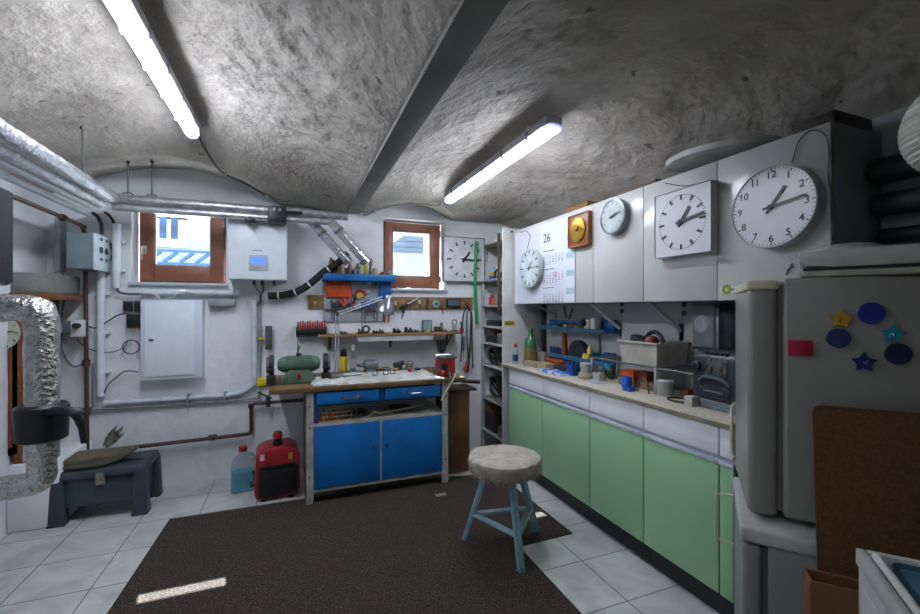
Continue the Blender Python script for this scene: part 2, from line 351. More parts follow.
def run(pts, r, name, m, lab, cat, clips=0, d=.012):
    t = thing(name, lab, cat, surf(*pts[0], d)); P = []
    for (a, b), (c, e) in zip(pts, pts[1:]):
        for k in range(14): P.append(surf(a+(c-a)*k/14, b+(e-b)*k/14, d))
    MB().tube(P, r, 8).build('tube', m, t)
    for k in range(6, len(P), 18): p = V(P[k]); MB().box(p-V((.014, .012, .01)), p+V((.014, .012, .014)), .003).build('clip', GREY, t)
    return t
run([(-.6, 3.12), (-.57, 3.3), (-.44, 3.66), (-.2, 3.78), (.2, 3.87), (.42, 3.9)], .008, 'conduit', mat('#55504c', .6), 'thin dark conduit from the left tube lamp down to the beam', 'conduit', d=.022)
run([(.58, 3.9), (.8, 3.84), (1.05, 3.72), (1.22, 3.5)], .008, 'conduit', mat('#a9a59a', .6), 'thin pale conduit from the beam to the right tube lamp', 'conduit', d=.03)
# ================================================================ PIPES, UPPER LEFT
def pipe(name, pts, r, m, lab, cat, n=18, sm_=0, group=None, dents=0):
    s = MB(); P = smooth_path(pts, sm_) if sm_ else [V(p) for p in pts]
    if dents:
        Q = []
        for a, b in zip(P, P[1:]):
            L = max(1, int((b-a).length/.035)); Q += [a+(b-a)*k/L for k in range(L)]
        Q.append(P[-1]); s.tube(Q, [r*(1+random.uniform(-dents, dents)) for _ in Q], n)
    else: s.tube(P, r, n)
    return s.build(name, m, label=lab, cat=cat, group=group)
A1 = at_y(116, 200, 3.66); B1 = at_y(100, 203, 3.68); C1 = at_y(101, 210, 3.80); D1 = at_y(92, 213, 3.84); 
def along(p, y0): return V((p.x, y0, p.z))
pipe('insulated_pipe', [along(A1, 1.9), A1], .042, FOIL, 'uppermost of the bright foil-wrapped pipes running along the left wall', 'pipe', dents=.05)
pipe('insulated_pipe', [along(B1-V((0, 0, .0)), 1.9), B1], .036, FOIL, 'second foil-wrapped pipe, just below the uppermost one at upper left', 'pipe', dents=.05)
pipe('plastic_conduit', [along(C1+V((0, 0, -.01)), 1.9), C1+V((0, 0, -.01))], .020, PVC, 'pale plastic conduit below the foil-wrapped pipes at upper left', 'conduit')
pipe('plastic_conduit', [along(D1+V((-.02, 0, -.01)), 1.9), D1+V((-.02, 0, -.01))], .020, PVC, 'lowest pale conduit at upper left, above the copper pipe', 'conduit')
E0 = at_y(84, 226, 3.85)
t = thing('copper_pipe', 'brown copper pipe under the conduits, turning down the wall corner', 'pipe', (E0.x, 3.85, .3))
MB().tube(smooth_path([(E0.x, 2.0, E0.z+.02), (E0.x, 3.7, E0.z), (E0.x, 3.83, E0.z-.02), (E0.x+.0, 3.87, E0.z-.09)], 5), .014, 10).build('horizontal_run', mat('#7c5a4c', .4, .6), t)
zz = at_y(84, 418, 3.87).z
MB().tube([(E0.x, 3.87, E0.z-.09), (E0.x+.012, 3.87, .28)], .0135, 12).build('riser', PIPE, t)
s = MB()
for z in (E0.z-.09, 1.0, zz+.05): s.lathe((E0.x+.005, 3.87, z-.03), [(.018, 0), (.025, .005), (.025, .05), (.018, .055)], 12)
s.build('coupling', PIPE, t)
MB().lathe((E0.x, 3.55, E0.z), [(.018, -.02), (.024, -.015), (.024, .015), (.018, .02)], 12, 'y').build('coupling', PIPE, t)
# paired grey pipes along the back wall
q0 = at_y(112, 199, 3.62); q1 = at_y(350, 214, 3.62); zu = at_y(118, 199, 3.62).z; zl_ = at_y(118, 207, 3.62).z
pipe('insulated_pipe', [(q0.x, 3.62, zu), (q1.x-.02, 3.62, zu)], .036, mat('#b4b8bb', .38, .7, var=.2, scale=20, bump=.5, bscale=40), 'upper grey wrapped pipe crossing the back wall over the left window', 'pipe', dents=.04)
pipe('insulated_pipe', [(q0.x, 3.63, zl_), (q1.x-.12, 3.63, zl_)], .026, mat('#d0d4d8', .32, .7, var=.2, scale=20, bump=.5, bscale=40), 'lower grey wrapped pipe crossing the back wall over the left window', 'pipe', dents=.04)
s = MB(); a = at_y(268, 205, 3.57); b = at_y(286, 223, 3.57)
t = thing('pipe_clamp', 'black clamp block around the grey pipes right of the white boiler', 'clamp', ((a.x+b.x)/2, 3.6, b.z))
s.box((a.x, 3.57, b.z), (b.x, 3.69, a.z), .008); s.build('block', BLACK, t)
c = at_y(302, 213, 3.57); MB().cyl((b.x, 3.575, c.z), (c.x, 3.575, c.z), .013).build('spindle', BLACK, t)
s = MB()
for kx in (.35, .65): s.cyl((a.x+(b.x-a.x)*kx, 3.56, a.z-.03), (a.x+(b.x-a.x)*kx, 3.575, a.z-.03), .012, n=6)
s.build('bolt', STEEL, t)
s = MB(); a = at_y(250, 219, 3.6); s.box((a.x-.035, 3.59, a.z-.02), (a.x+.035, 3.64, a.z+.012), .005); s.cyl((a.x, 3.61, a.z-.045), (a.x, 3.61, a.z+.02), .01)
s.build('pipe_bracket', BLACK, cat='bracket', label='small black bracket under the grey pipes above the white boiler')
for (p1, p2, y, lab) in (((309, 219), (348, 262), 3.72, 'left diagonal shiny duct above the blue tool rack'), ((326, 216), (366, 262), 3.64, 'right diagonal shiny duct above the blue tool rack')):
    a, b = at_y(*p1, y), at_y(*p2, y); t = thing('foil_duct', lab, 'duct', b, 0)
    n = 22; P = [a+(b-a)*k/n for k in range(n+1)]
    MB().tube(P, [.036*(1+.05*math.sin(k*2.2)) for k in range(n+1)], 18).build('duct', mat('#dde3e8', .2, .8, bump=.35, bscale=30), t)
    d = (b-a).normalized()
    MB().cyl(a+d*.14, a+d*.165, .043).build('band', STEEL, t); MB().cyl(b-d*.03, b+d*.01, .043).build('band', STEEL, t)
H_ = [at_y(347, 254, 3.83), at_y(338, 263, 3.8), at_y(324, 272, 3.82), at_y(310, 284, 3.84), at_y(298, 291, 3.86), at_y(284, 295, 3.87), at_y(268, 296, 3.87)]
t = thing('insulated_hose', 'black foam-insulated hose curving down from the ducts to the conduit', 'hose', H_[-1])
P = smooth_path(H_, 6); MB().tube(P, .031, 16).build('hose', mat('#1d2024', .8), t)
for k in (10, 18, 25, 32):
    if k+1 < len(P): MB().cyl(P[k], P[k]+(P[k+1]-P[k]).normalized()*.012, .033).build('cable_tie', PVC, t)
# pipe hangers on the ceiling
for i, (px, py, lab) in enumerate(((90, 157, 'short threaded hanger rod holding the foil pipes at upper left'), (128, 186, 'short hanger rod above the left end of the left window'), (152, 180, 'taller hanger rod above the left window'))):
    y = (3.15, 3.62, 3.62)[i]; x = (A1.x, at_y(128, 200, 3.62).x, at_y(152, 200, 3.62).x)[i]; z0 = 2.2; z1 = ceil_z(x, y)+.01
    t = thing('pipe_hanger', lab, 'hanger', (x, y, z0-.08)); MB().cyl((x, y, z0), (x, y, z1), .005, n=8).build('rod', DSTEEL, t)
    MB().cyl((x, y, z1-.03), (x, y, z1-.015), .012, n=6).build('nut', DSTEEL, t); MB().torus((x, y, z0-.035), .044, .004, 'y' if i else 'x').build('ring', DSTEEL, t)
# ================================================================ ELECTRICS ON THE BACK WALL
a = at_y(66, 232, 3.66); b = at_y(94, 269, 3.66)
t = thing('control_box', 'grey metal control box with sockets on its right side, under the conduits', 'control box', ((a.x+b.x)/2, 3.8, b.z))
MB().box((a.x, 3.66, b.z), (b.x-.004, 3.93, a.z), .005).build('housing', mat('#75868d', .5, var=.08), t)
MB().box((b.x-.004, 3.655, b.z-.004), (b.x+.004, 3.935, a.z+.004), .003).build('front_plate', mat('#cfe0e6', .4), t)
for (dy, dz, r) in ((.10, .13, .024), (.19, .13, .024), (.10, .2, .012), (.19, .2, .012), (.1, .07, .012), (.19, .07, .012)):
    MB().lathe((b.x+.002, 3.66+dy, b.z+dz*1.1), [(r, 0), (r, .008), (r*.7, .010), (r*.6, .003)], 16, 'x').build('socket', DGREY if r > .02 else mat('#60717a', .4), t)
s = MB().torus((b.x+.012, 3.87, b.z+.15), .07, .004, 'x', arc=(-1.2, 1.2)); s.build('edge_trim', DGREY, t)
def conduit(px, y0, y1, r, lab, name='wall_conduit', m=PVC, y=3.91, clips=2):
    a, b = at_y(px, y0, y), at_y(px, y1, y); t = thing(name, lab, 'conduit', (a.x, y, b.z))
    MB().cyl((a.x, y, b.z), (a.x, y, a.z), r, n=14).build('tube', m, t)
    for k in range(clips):
        z = b.z+(a.z-b.z)*(k+.6)/(clips+.2); MB().box((a.x-r-.006, y-.008, z-.01), (a.x+r+.022, YB, z+.01), .002).build('clip', PVC, t)
    return t
conduit(116.5, 224, 288, .026, 'short white vertical conduit between the control box and the left window')
conduit(101, 270, 396, .026, 'white vertical conduit running down below the control box to the lower duct', clips=3)
a, b = at_y(57, 218, 3.9), at_y(63, 272, 3.9)
MB().box((a.x, 3.86, b.z), (b.x, YB, a.z), .004).build('cable_trunking', mat('#aab2b6', .5), cat='trunking', label='pale cable trunking on the wall left of the control box')
def cable(pts, r, lab, m=CABLE, name='cable', n=8, cat='cable', y=3.9, group=None):
    P = [at_y(p[0], p[1], p[2] if len(p) > 2 else y) for p in pts]
    return pipe(name, smooth_path(P, 6), r, m, lab, cat, n=n, group=group)
cable([(99, 211, 3.84), (106, 213), (112, 219), (116, 228)], .010, 'dark cable arching from the pale conduit into the short vertical conduit', BLACK)
cable([(92, 213, 3.85), (97, 216), (101, 224), (102, 234)], .012, 'dark cable arching down behind the control box', DGREY)
cable([(116.5, 286), (119, 292), (128, 294), (142, 294)], .009, 'grey cable bending right from the bottom of the short conduit', CABLE)
cable([(62, 272), (66, 290), (63, 305), (61, 318)], .006, 'grey cable hanging under the trunking at left')
cable([(84, 325), (96, 328), (107, 322), (116, 316), (126, 313)], .005, 'thin black cable between the wall sockets and the black network box', BLACK)
cable([(76, 332), (80, 343), (95, 351), (112, 352), (124, 347), (128, 340)], .004, 'thin grey cable sagging from the socket box to the coil')
cable([(61, 333), (62, 350), (72, 366), (84, 362), (87, 345), (85, 330)], .006, 'grey cable loop hanging under the socket box at left')
for i, px in enumerate((129, 132, 135, 138)): cable([(px, 327), (px, 334), (px-1, 341)], .003, 'thin pale wire hanging under the black network box', PVC, 'patch_wire', group='wires under the network box')
c = at_y(131, 347, 3.9); MB().torus(c, .052, .005, 'y', 28).build('coiled_cable', CABLE, cat='cable', label='round coil of grey cable hanging on the wall under the network box')
cable([(103, 396), (108, 385), (118, 376), (126, 371), (138, 372)], .005, 'short grey cable rising from the lower duct left of the white electric cabinet', CABLE)
a = at_y(62, 321, 3.8); b = at_y(69, 333, 3.8)
MB().box((a.x-.01, 3.82, b.z), (b.x, YB, a.z), .006).build('switch_box', mat('#6b7780', .5), cat='switch', label='small grey switch box beside the white socket, left of the brown riser')
a = at_y(70, 320, 3.8); b = at_y(82, 337, 3.8)
t = thing('wall_socket', 'white plug adaptor block left of the brown riser', 'socket', ((a.x+b.x)/2, 3.86, b.z))
MB().box((a.x, 3.80, b.z), (b.x, YB-.002, a.z), .006).build('housing', WHITE, t)
MB().cyl(((a.x+b.x)/2+.01, 3.80, (a.z+b.z)/2+.02), ((a.x+b.x)/2+.01, 3.76, (a.z+b.z)/2+.02), .02).build('plug', BLACK, t)
for (x0, x1, y0, y1, lab) in ((122, 131, 301, 311.5, 'left dark square wall socket left of the white electric cabinet'), (133, 141, 301, 311.5, 'right dark square wall socket, touching the white electric cabinet')):
    a, b = at_y(x0, y1, 3.9), at_y(x1, y0, 3.9); t = thing('wall_socket', lab, 'socket', ((a.x+b.x)/2, 3.93, a.z))
    MB().box((a.x, 3.91, a.z), (b.x, YB-.002, b.z), .005).build('socket_frame', mat('#26303a', .4), t); MB().cyl(((a.x+b.x)/2, 3.912, (a.z+b.z)/2), ((a.x+b.x)/2, 3.905, (a.z+b.z)/2), .021).build('insert', BLACK, t)
a, b = at_y(126, 328, 3.88), at_y(141, 314, 3.88)
t = thing('network_box', 'black network box with pale wires under it beside the electric cabinet', 'network box', ((a.x+b.x)/2, 3.9, a.z))
MB().box((a.x, 3.88, a.z), (b.x, YB-.002, b.z), .004).build('housing', BLACK, t)
s = MB()
for k in range(4): x = a.x+.02+k*.022; s.box((x, 3.885, a.z-.012), (x+.012, 3.90, a.z), .001)
s.build('plug', mat('#b9ab5a', .5), t)
# electric cabinet
a, b = at_y(140, 381, 3.83), at_y(202, 300, 3.83)
t = thing('electric_cabinet', 'white flat electric cabinet with one door under the left window', 'cabinet', ((a.x+b.x)/2, 3.89, a.z))
MB().box((a.x, 3.84, a.z), (b.x, YB-.002, b.z), .004).build('housing', mat('#d3dde6', .45, var=.03), t)
d = MB().box((a.x+.028, 3.828, a.z+.03), (b.x-.05, 3.842, b.z-.022), .003).build('door', mat('#dfe8f0', .4, var=.03), t)
MB().box((a.x+.055, 3.822, (a.z+b.z)/2-.008), (a.x+.085, 3.829, (a.z+b.z)/2+.008), .003).build('door_lock', DGREY, d)
cable([(160, 301, 3.88), (158, 296, 3.86), (150, 293, 3.86), (140, 293, 3.88)], .007, 'white cable bending left from the top of the electric cabinet', WHITE)
cable([(172, 301, 3.88), (176, 294, 3.86), (184, 291, 3.86), (195, 293, 3.88)], .007, 'white cable bending right from the top of the electric cabinet', WHITE)
a, b = at_y(208, 306, 3.88), at_y(235, 299, 3.88); MB().box((a.x, 3.87, a.z), (b.x, YB-.002, b.z), .005).build('junction_strip', mat('#9aa5a6', .5), cat='junction box', label='long grey junction strip right of the electric cabinet top')
# duct loop right: horizontal under sill, vertical, horizontal low
z1 = at_y(200, 292, 3.91).z; xr = at_y(254, 340, 3.91).x; z2 = at_y(200, 397, 3.91).z
t = thing('plastic_duct', 'wide white duct bending from the window sill down and back along the wall', 'duct', (xr, 3.91, z2))
MB().tube(smooth_path([at_y(142, 292, 3.91), (at_y(240, 292, 3.91).x, 3.91, z1-.005)], 2), .024, 14).build('upper_run', mat('#d6dfe6', .4), t)
P = smooth_path([(xr, 3.91, z1-.06), (xr, 3.91, z2+.16), (xr-.02, 3.91, z2+.07), (xr-.09, 3.91, z2+.02), (xr-.18, 3.91, z2)], 6)
MB().tube(P, .024, 14).build('drop', mat('#cdd6dc', .4), t)
MB().tube([(xr-.18, 3.91, z2), (at_y(104, 400, 3.91).x, 3.91, z2)], .02, 14).build('lower_run', mat('#cdd6dc', .4), t)
MB().tube(smooth_path([(at_y(93, 402, 3.92).x, 3.92, z2+.3), (at_y(93, 402, 3.92).x, 3.92, z2-.02), (at_y(97, 402, 3.92).x, 3.92, z2-.045), (xr-.05, 3.92, z2-.045), (xr+.03, 3.92, z2-.02), (xr+.045, 3.92, z2+.06), (xr+.045, 3.92, z1)], 5), .008, 8).build('conduit', mat('#8b9498', .5), t)
for px in (188, 225): MB().box((at_y(px, 400, 3.9).x-.008, 3.885, z2-.05), (at_y(px, 400, 3.9).x+.008, YB, z2+.028), .002).build('clip', GREY, t)
cable([(261, 295), (260, 301), (257, 306)], .006, 'short black cable end beside the hose end', BLACK)
# boiler
y = 3.70; a, b = at_y(227, 279, y), at_y(287, 212, y)
t = thing('wall_boiler', 'white wall-hung boiler with a small blue display right of the left window', 'boiler', ((a.x+b.x)/2, 3.8, a.z))
MB().box((a.x, y, a.z), (b.x, YB-.003, b.z), .008, 3).build('housing', mat('#d9e1e9', .35, var=.03), t)
c0, c1 = at_y(249, 270.5, y), at_y(268, 255.5, y)
p = MB().box((c0.x, y-.006, c0.z), (c1.x, y+.004, c1.z), .002).build('control_panel', mat('#aeb6bc', .4), t)
e0, e1 = at_y(251.5, 264, y), at_y(265, 257, y)
MB().box((e0.x, y-.008, e0.z), (e1.x, y-.004, e1.z)).build('display', mat('#2a4f9a', .3, emit='#5f8cff', estr=.45), p)
s = MB(); g0 = at_y(259, 267.5, y)
for k in (-1, 0, 1): s.cyl((g0.x+k*.014, y-.005, g0.z), (g0.x+k*.014, y-.010, g0.z), .004, n=10)
s.build('button', DGREY, p)
s = MB(); g1 = at_y(258, 250.5, y)
for k in range(7): s.box((g1.x-.035+k*.010, y-.001, g1.z-.004), (g1.x-.028+k*.010, y+.001, g1.z+.004))
s.build('wordmark', mat('#6d747a', .5), t)
s = MB()
for px in (254, 262, 274): v = at_y(px, 279, 3.8); s.cyl((v.x, 3.8, v.z+.02), (v.x, 3.8, v.z-.05), .010, n=10)
s.build('pipe_stub', DSTEEL, t)
cable([(255, 280, 3.8), (256, 288, 3.85), (262, 293), (264, 286, 3.85), (263, 280, 3.8)], .004, 'thin cable loop hanging beneath the boiler', CABLE)
cable([(262, 280, 3.8), (263, 290, 3.86), (259, 303, 3.9)], .004, 'dark wire hanging from the boiler to the duct corner', BLACK)
# low brown pipe along the wall and up to the bench
zl = at_y(180, 441, 3.88).z; zt = at_y(251, 404, 3.88).z; xb = at_y(251, 420, 3.88).x; x2 = at_y(300, 404, 3.7).x
t = thing('steel_pipe', 'rusty brown pipe low on the back wall stepping up behind the bench', 'pipe', (-.9, 3.88, zl))
MB().tube([(-1.35, 3.89, zl-.02), (xb-.03, 3.89, zl), (xb-.008, 3.89, zl+.008), (xb, 3.89, zl+.03), (xb, 3.89, zt-.03), (xb+.008, 3.89, zt-.008), (xb+.03, 3.89, zt), (.1, 3.89, zt)], .0145, 10).build('tube', PIPE, t)
s = MB(); s.lathe((xb-.28, 3.89, zl), [(.016, -.03), (.024, -.025), (.024, .025), (.016, .03)], 12, 'x'); s.lathe((xb, 3.89, zt-.035), [(.02, 0), (.022, .002), (.022, .03), (.02, .032)], 12); s.build('fitting', PIPE, t)
v = at_y(268, 402, 3.86); s = MB(); s.cyl((v.x, 3.87, v.z-.04), (v.x, 3.87, v.z+.05), .018, n=10); s.bar((v.x-.08, 3.85, v.z+.09), (v.x+.03, 3.85, v.z+.03), .018, .012); s.build('valve', mat('#4a4a36', .5, .4), t)
# tool hanging left of bench
a, b = at_y(265, 350, 3.88), at_y(272, 326, 3.88)
t = thing('spirit_level', 'grey tool with a yellow peg hanging on the wall left of the screwdriver rack', 'tool', ((a.x+b.x)/2, 3.9, a.z))
MB().box((a.x, 3.89, a.z), (b.x, 3.925, b.z), .004).build('body', mat('#5d6366', .5, var=.3, scale=60), t)
v = at_y(253, 339, 3.9); MB().box((v.x, 3.905, v.z-.006), (b.x, 3.93, v.z+.006), .002).build('peg', YELLOW, t)
# ================================================================ LEFT CORNER, FLOOR LEVEL
# stool-toolbox
fx0, fx1, fy0, fy1 = -1.46, -.93, 3.46, 3.84; HT = .335
t = thing('toolbox', 'dark blue-grey plastic toolbox on four legs standing on the tiles at left', 'toolbox', ((fx0+fx1)/2, (fy0+fy1)/2, 0))
mtb = mat('#39434f', .42, var=.12, scale=10)
def frust(s, x0, x1, y0, y1, z0, z1, d):
    P = [(x0, y0), (x1, y0), (x1, y1), (x0, y1)]; Q = [(x0+d, y0+d), (x1-d, y0+d), (x1-d, y1-d), (x0+d, y1-d)]
    vs = [s._v((p[0], p[1], z0)) for p in P]+[s._v((p[0], p[1], z1)) for p in Q]
    fs = [s.bm.faces.new([vs[i] for i in q]) for q in ((3, 2, 1, 0), (4, 5, 6, 7), (0, 1, 5, 4), (1, 2, 6, 5), (2, 3, 7, 6), (3, 0, 4, 7))]
    bmesh.ops.bevel(s.bm, geom=list({e for f in fs for e in f.edges}), offset=.008, segments=2, profile=.5, affect='EDGES')
s = MB(); frust(s, fx0+.03, fx1-.03, fy0+.03, fy1-.03, .10, .285, .012); s.build('body', mtb, t)
for x in (fx0, fx1-.085):
    for y in (fy0, fy1-.085):
        s = MB(); frust(s, x, x+.085, y, y+.085, 0.012, .285, .010); s.box((x-.004, y-.004, 0), (x+.089, y+.089, .014), .004); s.build('leg', mtb, t)
s = MB(); frust(s, fx0+.012, fx1-.012, fy0+.012, fy1-.012, .285, HT, .012); l = s.build('lid', mtb, t)
s = MB().box((-1.13, 3.6, HT), (-.99, 3.66, HT+.004), .002).build('carry_handle', BLACK, l)
s = MB(); s.box((-1.215, fy0+.006, .235), (-1.165, fy0+.03, .30), .004); s.cyl((-1.19, fy0+.004, .262), (-1.19, fy0-.008, .262), .012, n=12); s.box((-1.21, fy0-.002, .28), (-1.17, fy0+.01, .318), .003); s.build('latch', mat('#a39a8c', .35, .7), t)
# folded sack on top
t = thing('folded_mat', 'brownish folded foam mat lying on the toolbox lid', 'mat', (-1.2, 3.66, HT+.005))
def blob(name, m, parent, o, prof, zf, th):
    bm = MB(); n = 40; base = [V((o[0]+prof(2*PI*k/n)*math.cos(2*PI*k/n), o[1]+.52*prof(2*PI*k/n)*math.sin(2*PI*k/n), 0)) for k in range(n)]
    rs = []
    for f, dz in ((.96, 0), (1, th*.4), (.98, th*.9), (.9, th)): rs.append([bm._v((o[0]+(p.x-o[0])*f, o[1]+(p.y-o[1])*f, zf(p.x, p.y)+dz)) for p in base])
    for a, b in zip(rs, rs[1:]):
        for k in range(n): bm.bm.faces.new([a[k], a[(k+1) % n], b[(k+1) % n], b[k]])
    bm.bm.faces.new(rs[0][::-1]); bm.bm.faces.new(rs[-1]); return bm.build(name, m, parent)
blob('lower_fold', mat('#5c584c', .95, bump=.4), t, (-1.30, 3.64), lambda a: .26+.02*math.sin(3*a), lambda x, y: HT+.006+.08*sm((x+1.2)/.3), .03)
blob('upper_fold', mat('#665f50', .95, bump=.4), t, (-1.32, 3.63), lambda a: .245+.03*math.sin(2*a+1), lambda x, y: HT+.04+.09*sm((x+1.15)/.3), .028)
t = thing('feather_duster', 'two dark feathers with white edges sticking up from the folded mat', 'feathers', (-1.1, 3.72, .48))
for (a0, a1, w) in (((103, 447), (118, 424), .02), ((105, 448), (124, 426), .03), ((106, 449), (125, 432), .022)):
    a, b = at_y(*a0, 3.74), at_y(*a1, 3.72); s = MB(); d = (b-a); u = d.cross(V((0, 1, 0))).normalized()
    for sgn in (0,):
        P = [a+d*k/8+u*w*math.sin(PI*min(1, (k/8)**.8)) for k in range(9)]+[a+d*k/8-u*w*.5*math.sin(PI*(k/8)) for k in range(7, 0, -1)]
        s.prism(P, (0, .006, 0))
    s.build('feather', mat('#3a3733', .8, var=.4, scale=30, col2='#8e8b86'), t)
# canister
a = at_z(243, 490)
t = thing('liquid_canister', 'clear canister half full of turquoise liquid beside the red generator', 'canister', (a.x, a.y, 0))
def can(s, z1, g=0):
    R = rotz(.15, (a.x, a.y, 0)); s.M = R; w, d = .083-g, .06-g
    secs = [(w, d, .004+g), (w, d, min(z1, .19))]
    if z1 > .2: secs += [(w*.92, d*.9, .215), (w*.6, d*.6, .265), (.028, .028, .29), (.026, .026, .305)]
    rs = []
    for (ww, dd, z) in secs:
        ring = []
        for k in range(24):
            an = 2*PI*k/24; cx_, sx_ = math.cos(an), math.sin(an); e = .35 if z < .25 else .8
            ring.append(s._v((ww*math.copysign(abs(cx_)**e, cx_), dd*math.copysign(abs(sx_)**e, sx_), z)))
        rs.append(ring)
    for p, q in zip(rs, rs[1:]):
        for k in range(24): s.bm.faces.new([p[k], p[(k+1) % 24], q[(k+1) % 24], q[k]])
    s.bm.faces.new(rs[0][::-1]); s.bm.faces.new(rs[-1]); return s
can(MB(), .3).build('bottle', mat('#8fb3bd', .15, alpha=.38, coat=.3), t)
can(MB(), .15, .003).build('liquid', mat('#2aa3bd', .15, var=.05, alpha=.93), t)
MB().cyl((a.x, a.y, .302), (a.x, a.y, .335), .03).build('cap', RED, t)
MB(rotz(.15, (a.x, a.y, 0))).torus((.045, 0, .24), .035, .010, 'y', arc=(-.9, 1.7)).build('grip', mat('#a9c4cc', .3, alpha=.6), t)
# generator
M = rotz(.06, (-.115, 3.49, 0)); RD = mat('#a3242c', .38, var=.1)
t = thing('generator', 'red portable generator with black louvred front standing left of the bench', 'generator', (-.115, 3.49, 0), .06)
s = MB(M); pr = [(-.14, .02), (-.155, .06), (-.15, .32), (-.125, .352), (-.07, .375), (.08, .375), (.13, .352), (.148, .32), (.15, .06), (.135, .02)]
s.prism([(x, -.12, z) for x, z in pr], (0, .27, 0), .012); s.build('housing', RD, t)
s = MB(M); s.box((-.13, -.135, .035), (.135, -.118, .245), .006); f = s.build('front_grille', mat('#1b1d20', .5), t)
s = MB(M)
for k in range(12): s.box((-.10, -.141, .055+k*.0125), (.10, -.134, .061+k*.0125), .0015)
s.build('louvre', mat('#2c2f33', .45), f)
MB(M).box((-.12, -.138, .236), (.12, -.12, .262), .004).build('panel', BLACK, t)
s = MB(M); s.cyl((.0, -.02, .37), (.0, -.02, .40), .035); s.cyl((0, -.02, .40), (0, -.02, .43), .028, .024); s.build('fuel_cap', BLACK, t)
s = MB(M); s.lathe((0, -.02, .425), [(.026, 0), (.034, .006), (.034, .03), (.022, .05), (.001, .054)], 18); s.build('cap_top', RED, t)
MB(M).box((-.12, -.122, .30), (-.09, -.1185, .345)).build('sticker', mat('#d9c9c4', .5), t); MB(M).box((.07, -.122, .285), (.10, -.1185, .335)).build('sticker', mat('#c9a73a', .5), t)
for x in (-.10, .09):
    for y in (-.09, .12): MB(M).cyl((x, y, 0), (x, y, .028), .018).build('rubber_foot', BLACK, t)
s = MB(M); s.cyl((-.15, -.04, .12), (-.185, -.04, .11), .022); s.cyl((-.15, -.04, .2), (-.17, -.04, .2), .015); s.build('knob', BLACK, t)
# big foil duct in the foreground left
ex = at_y(42, 312, 2.58).x; X0 = ex
za, zb = at_y(25, 308, 2.58).z, at_y(30, 485, 2.58).z
t = thing('foil_duct', 'large crinkled foil-insulated pipe in the left foreground bending twice', 'duct', (X0, 2.58, zb))
def wrinkle(P, r, n=26):
    s = MB(); Q = []
    for a, b in zip(P, P[1:]):
        L = max(1, int((V(b)-V(a)).length/.012)); Q += [V(a)+(V(b)-V(a))*k/L for k in range(L)]
    Q.append(V(P[-1])); s.tube(Q, [r]*len(Q), n)
    for v in s.bm.verts:
        k = noise.noise(V((v.co.x*40, v.co.y*40, v.co.z*14)))*.004+noise.noise(v.co*90)*.0015
        v.co += V((k, k*.7, k))
    return s
FO = mat('#d8d6d2', .22, 1, var=.15, scale=25, bump=.8, bscale=42, bdist=.02)
zt_ = za; R_ = .063
wrinkle(smooth_path([(XL-.02, 2.60, zt_+.0), (X0-.15, 2.58, zt_), (X0-.035, 2.58, zt_-.005), (X0-.004, 2.58, zt_-.035), (X0, 2.58, zt_-.14), (X0, 2.58, zb+.12)], 5), R_).build('insulation', FO, t)
wrinkle(smooth_path([(X0, 2.58, zb+.16), (X0, 2.58, zb+.06), (X0-.008, 2.58, zb+.02), (X0-.04, 2.58, zb+.005), (X0-.16, 2.58, zb-.002), (XL-.02, 2.56, zb-.01)], 5), R_*.86).build('lower_elbow', FO, t)
v1 = at_y(40, 404, 2.58).z; v0 = at_y(40, 440, 2.58).z
t2 = thing('pipe_clamp', 'black rubber collar with a hanging rod around the large foil pipe', 'clamp', (X0, 2.58, v0))
MB().lathe((X0, 2.58, v0), [(.085, 0), (.094, .006), (.098, v1-v0-.01), (.088, v1-v0)], 32).build('collar', BLACK, t2)
s = MB(); s.tube(smooth_path([(X0+.05, 2.52, v1-.03), (X0+.14, 2.47, v1-.02), (X0+.185, 2.46, v1-.06), (X0+.205, 2.46, v1-.17)], 5), [.022]*6+[.020]*6+[.015]*4, 14); s.build('arm', BLACK, t2)
s = MB(); s.ball((X0+.175, 2.46, v1-.03), .026); s.build('joint', DGREY, t2)
# clock cabinet on the plinth
a = at_y(27, 460, 3.5); xr_ = at_y(27, 400, 3.5).x; zc1 = at_y(30, 293, 3.45).z
t = thing('longcase_clock', 'brown wooden clock case with a glazed door standing on the left plinth', 'clock', (xr_-.25, 3.6, .42))
MW = mat('#7c4a26', .45, var=.2, scale=6)
x0 = XL+.02
MB().box((x0, 3.50, .422), (xr_, 3.9, zc1-.04), .004).build('case', MW, t)
s = MB(); w_ = .085; z0, z1 = .48, zc1-.09
for q in (((x0, 3.485, z0), (x0+.03, 3.5, z1)), ((xr_-w_, 3.485, z0), (xr_-.01, 3.5, z1)), ((x0+.03, 3.485, z0), (xr_-w_, 3.5, z0+.05)), ((x0+.03, 3.485, z1-.05), (xr_-w_, 3.5, z1))): s.box(*q, .003)
s.build('door_frame', mat('#87502a', .4, var=.2, scale=6), t)
MB().box((x0+.03, 3.494, z0+.05), (xr_-w_, 3.498, z1-.05)).build('glass_panel', mat('#1c1816', .1, coat=.5), t)
v = at_y(-3, 333, 3.48); d = MB().lathe((v.x, 3.495, v.z), [(.001, 0), (.105, 0), (.11, .004), (.11, .012), (.10, .013), (.001, .013)], 32, 'y').build('dial', mat('#b8bfae', .4), t)
s = MB()
for k in range(12):
    an = k*PI/6; s.bar((v.x+.085*math.sin(an), 3.480, v.z+.085*math.cos(an)), (v.x+.1*math.sin(an), 3.480, v.z+.1*math.cos(an)), .006, .003)
s.bar((v.x-.02, 3.478, v.z), (v.x+.08, 3.478, v.z+.01), .008, .003); s.build('hand', BLACK, d)
xq = at_y(50, 292, 3.45).x; MB().box((x0, 3.45, zc1-.04), (xq, 3.93, zc1), .004).build('cornice', mat('#80502e', .45, var=.2, scale=6), t)
a, b = at_y(15, 289, 3.5), at_y(51, 273, 3.5)
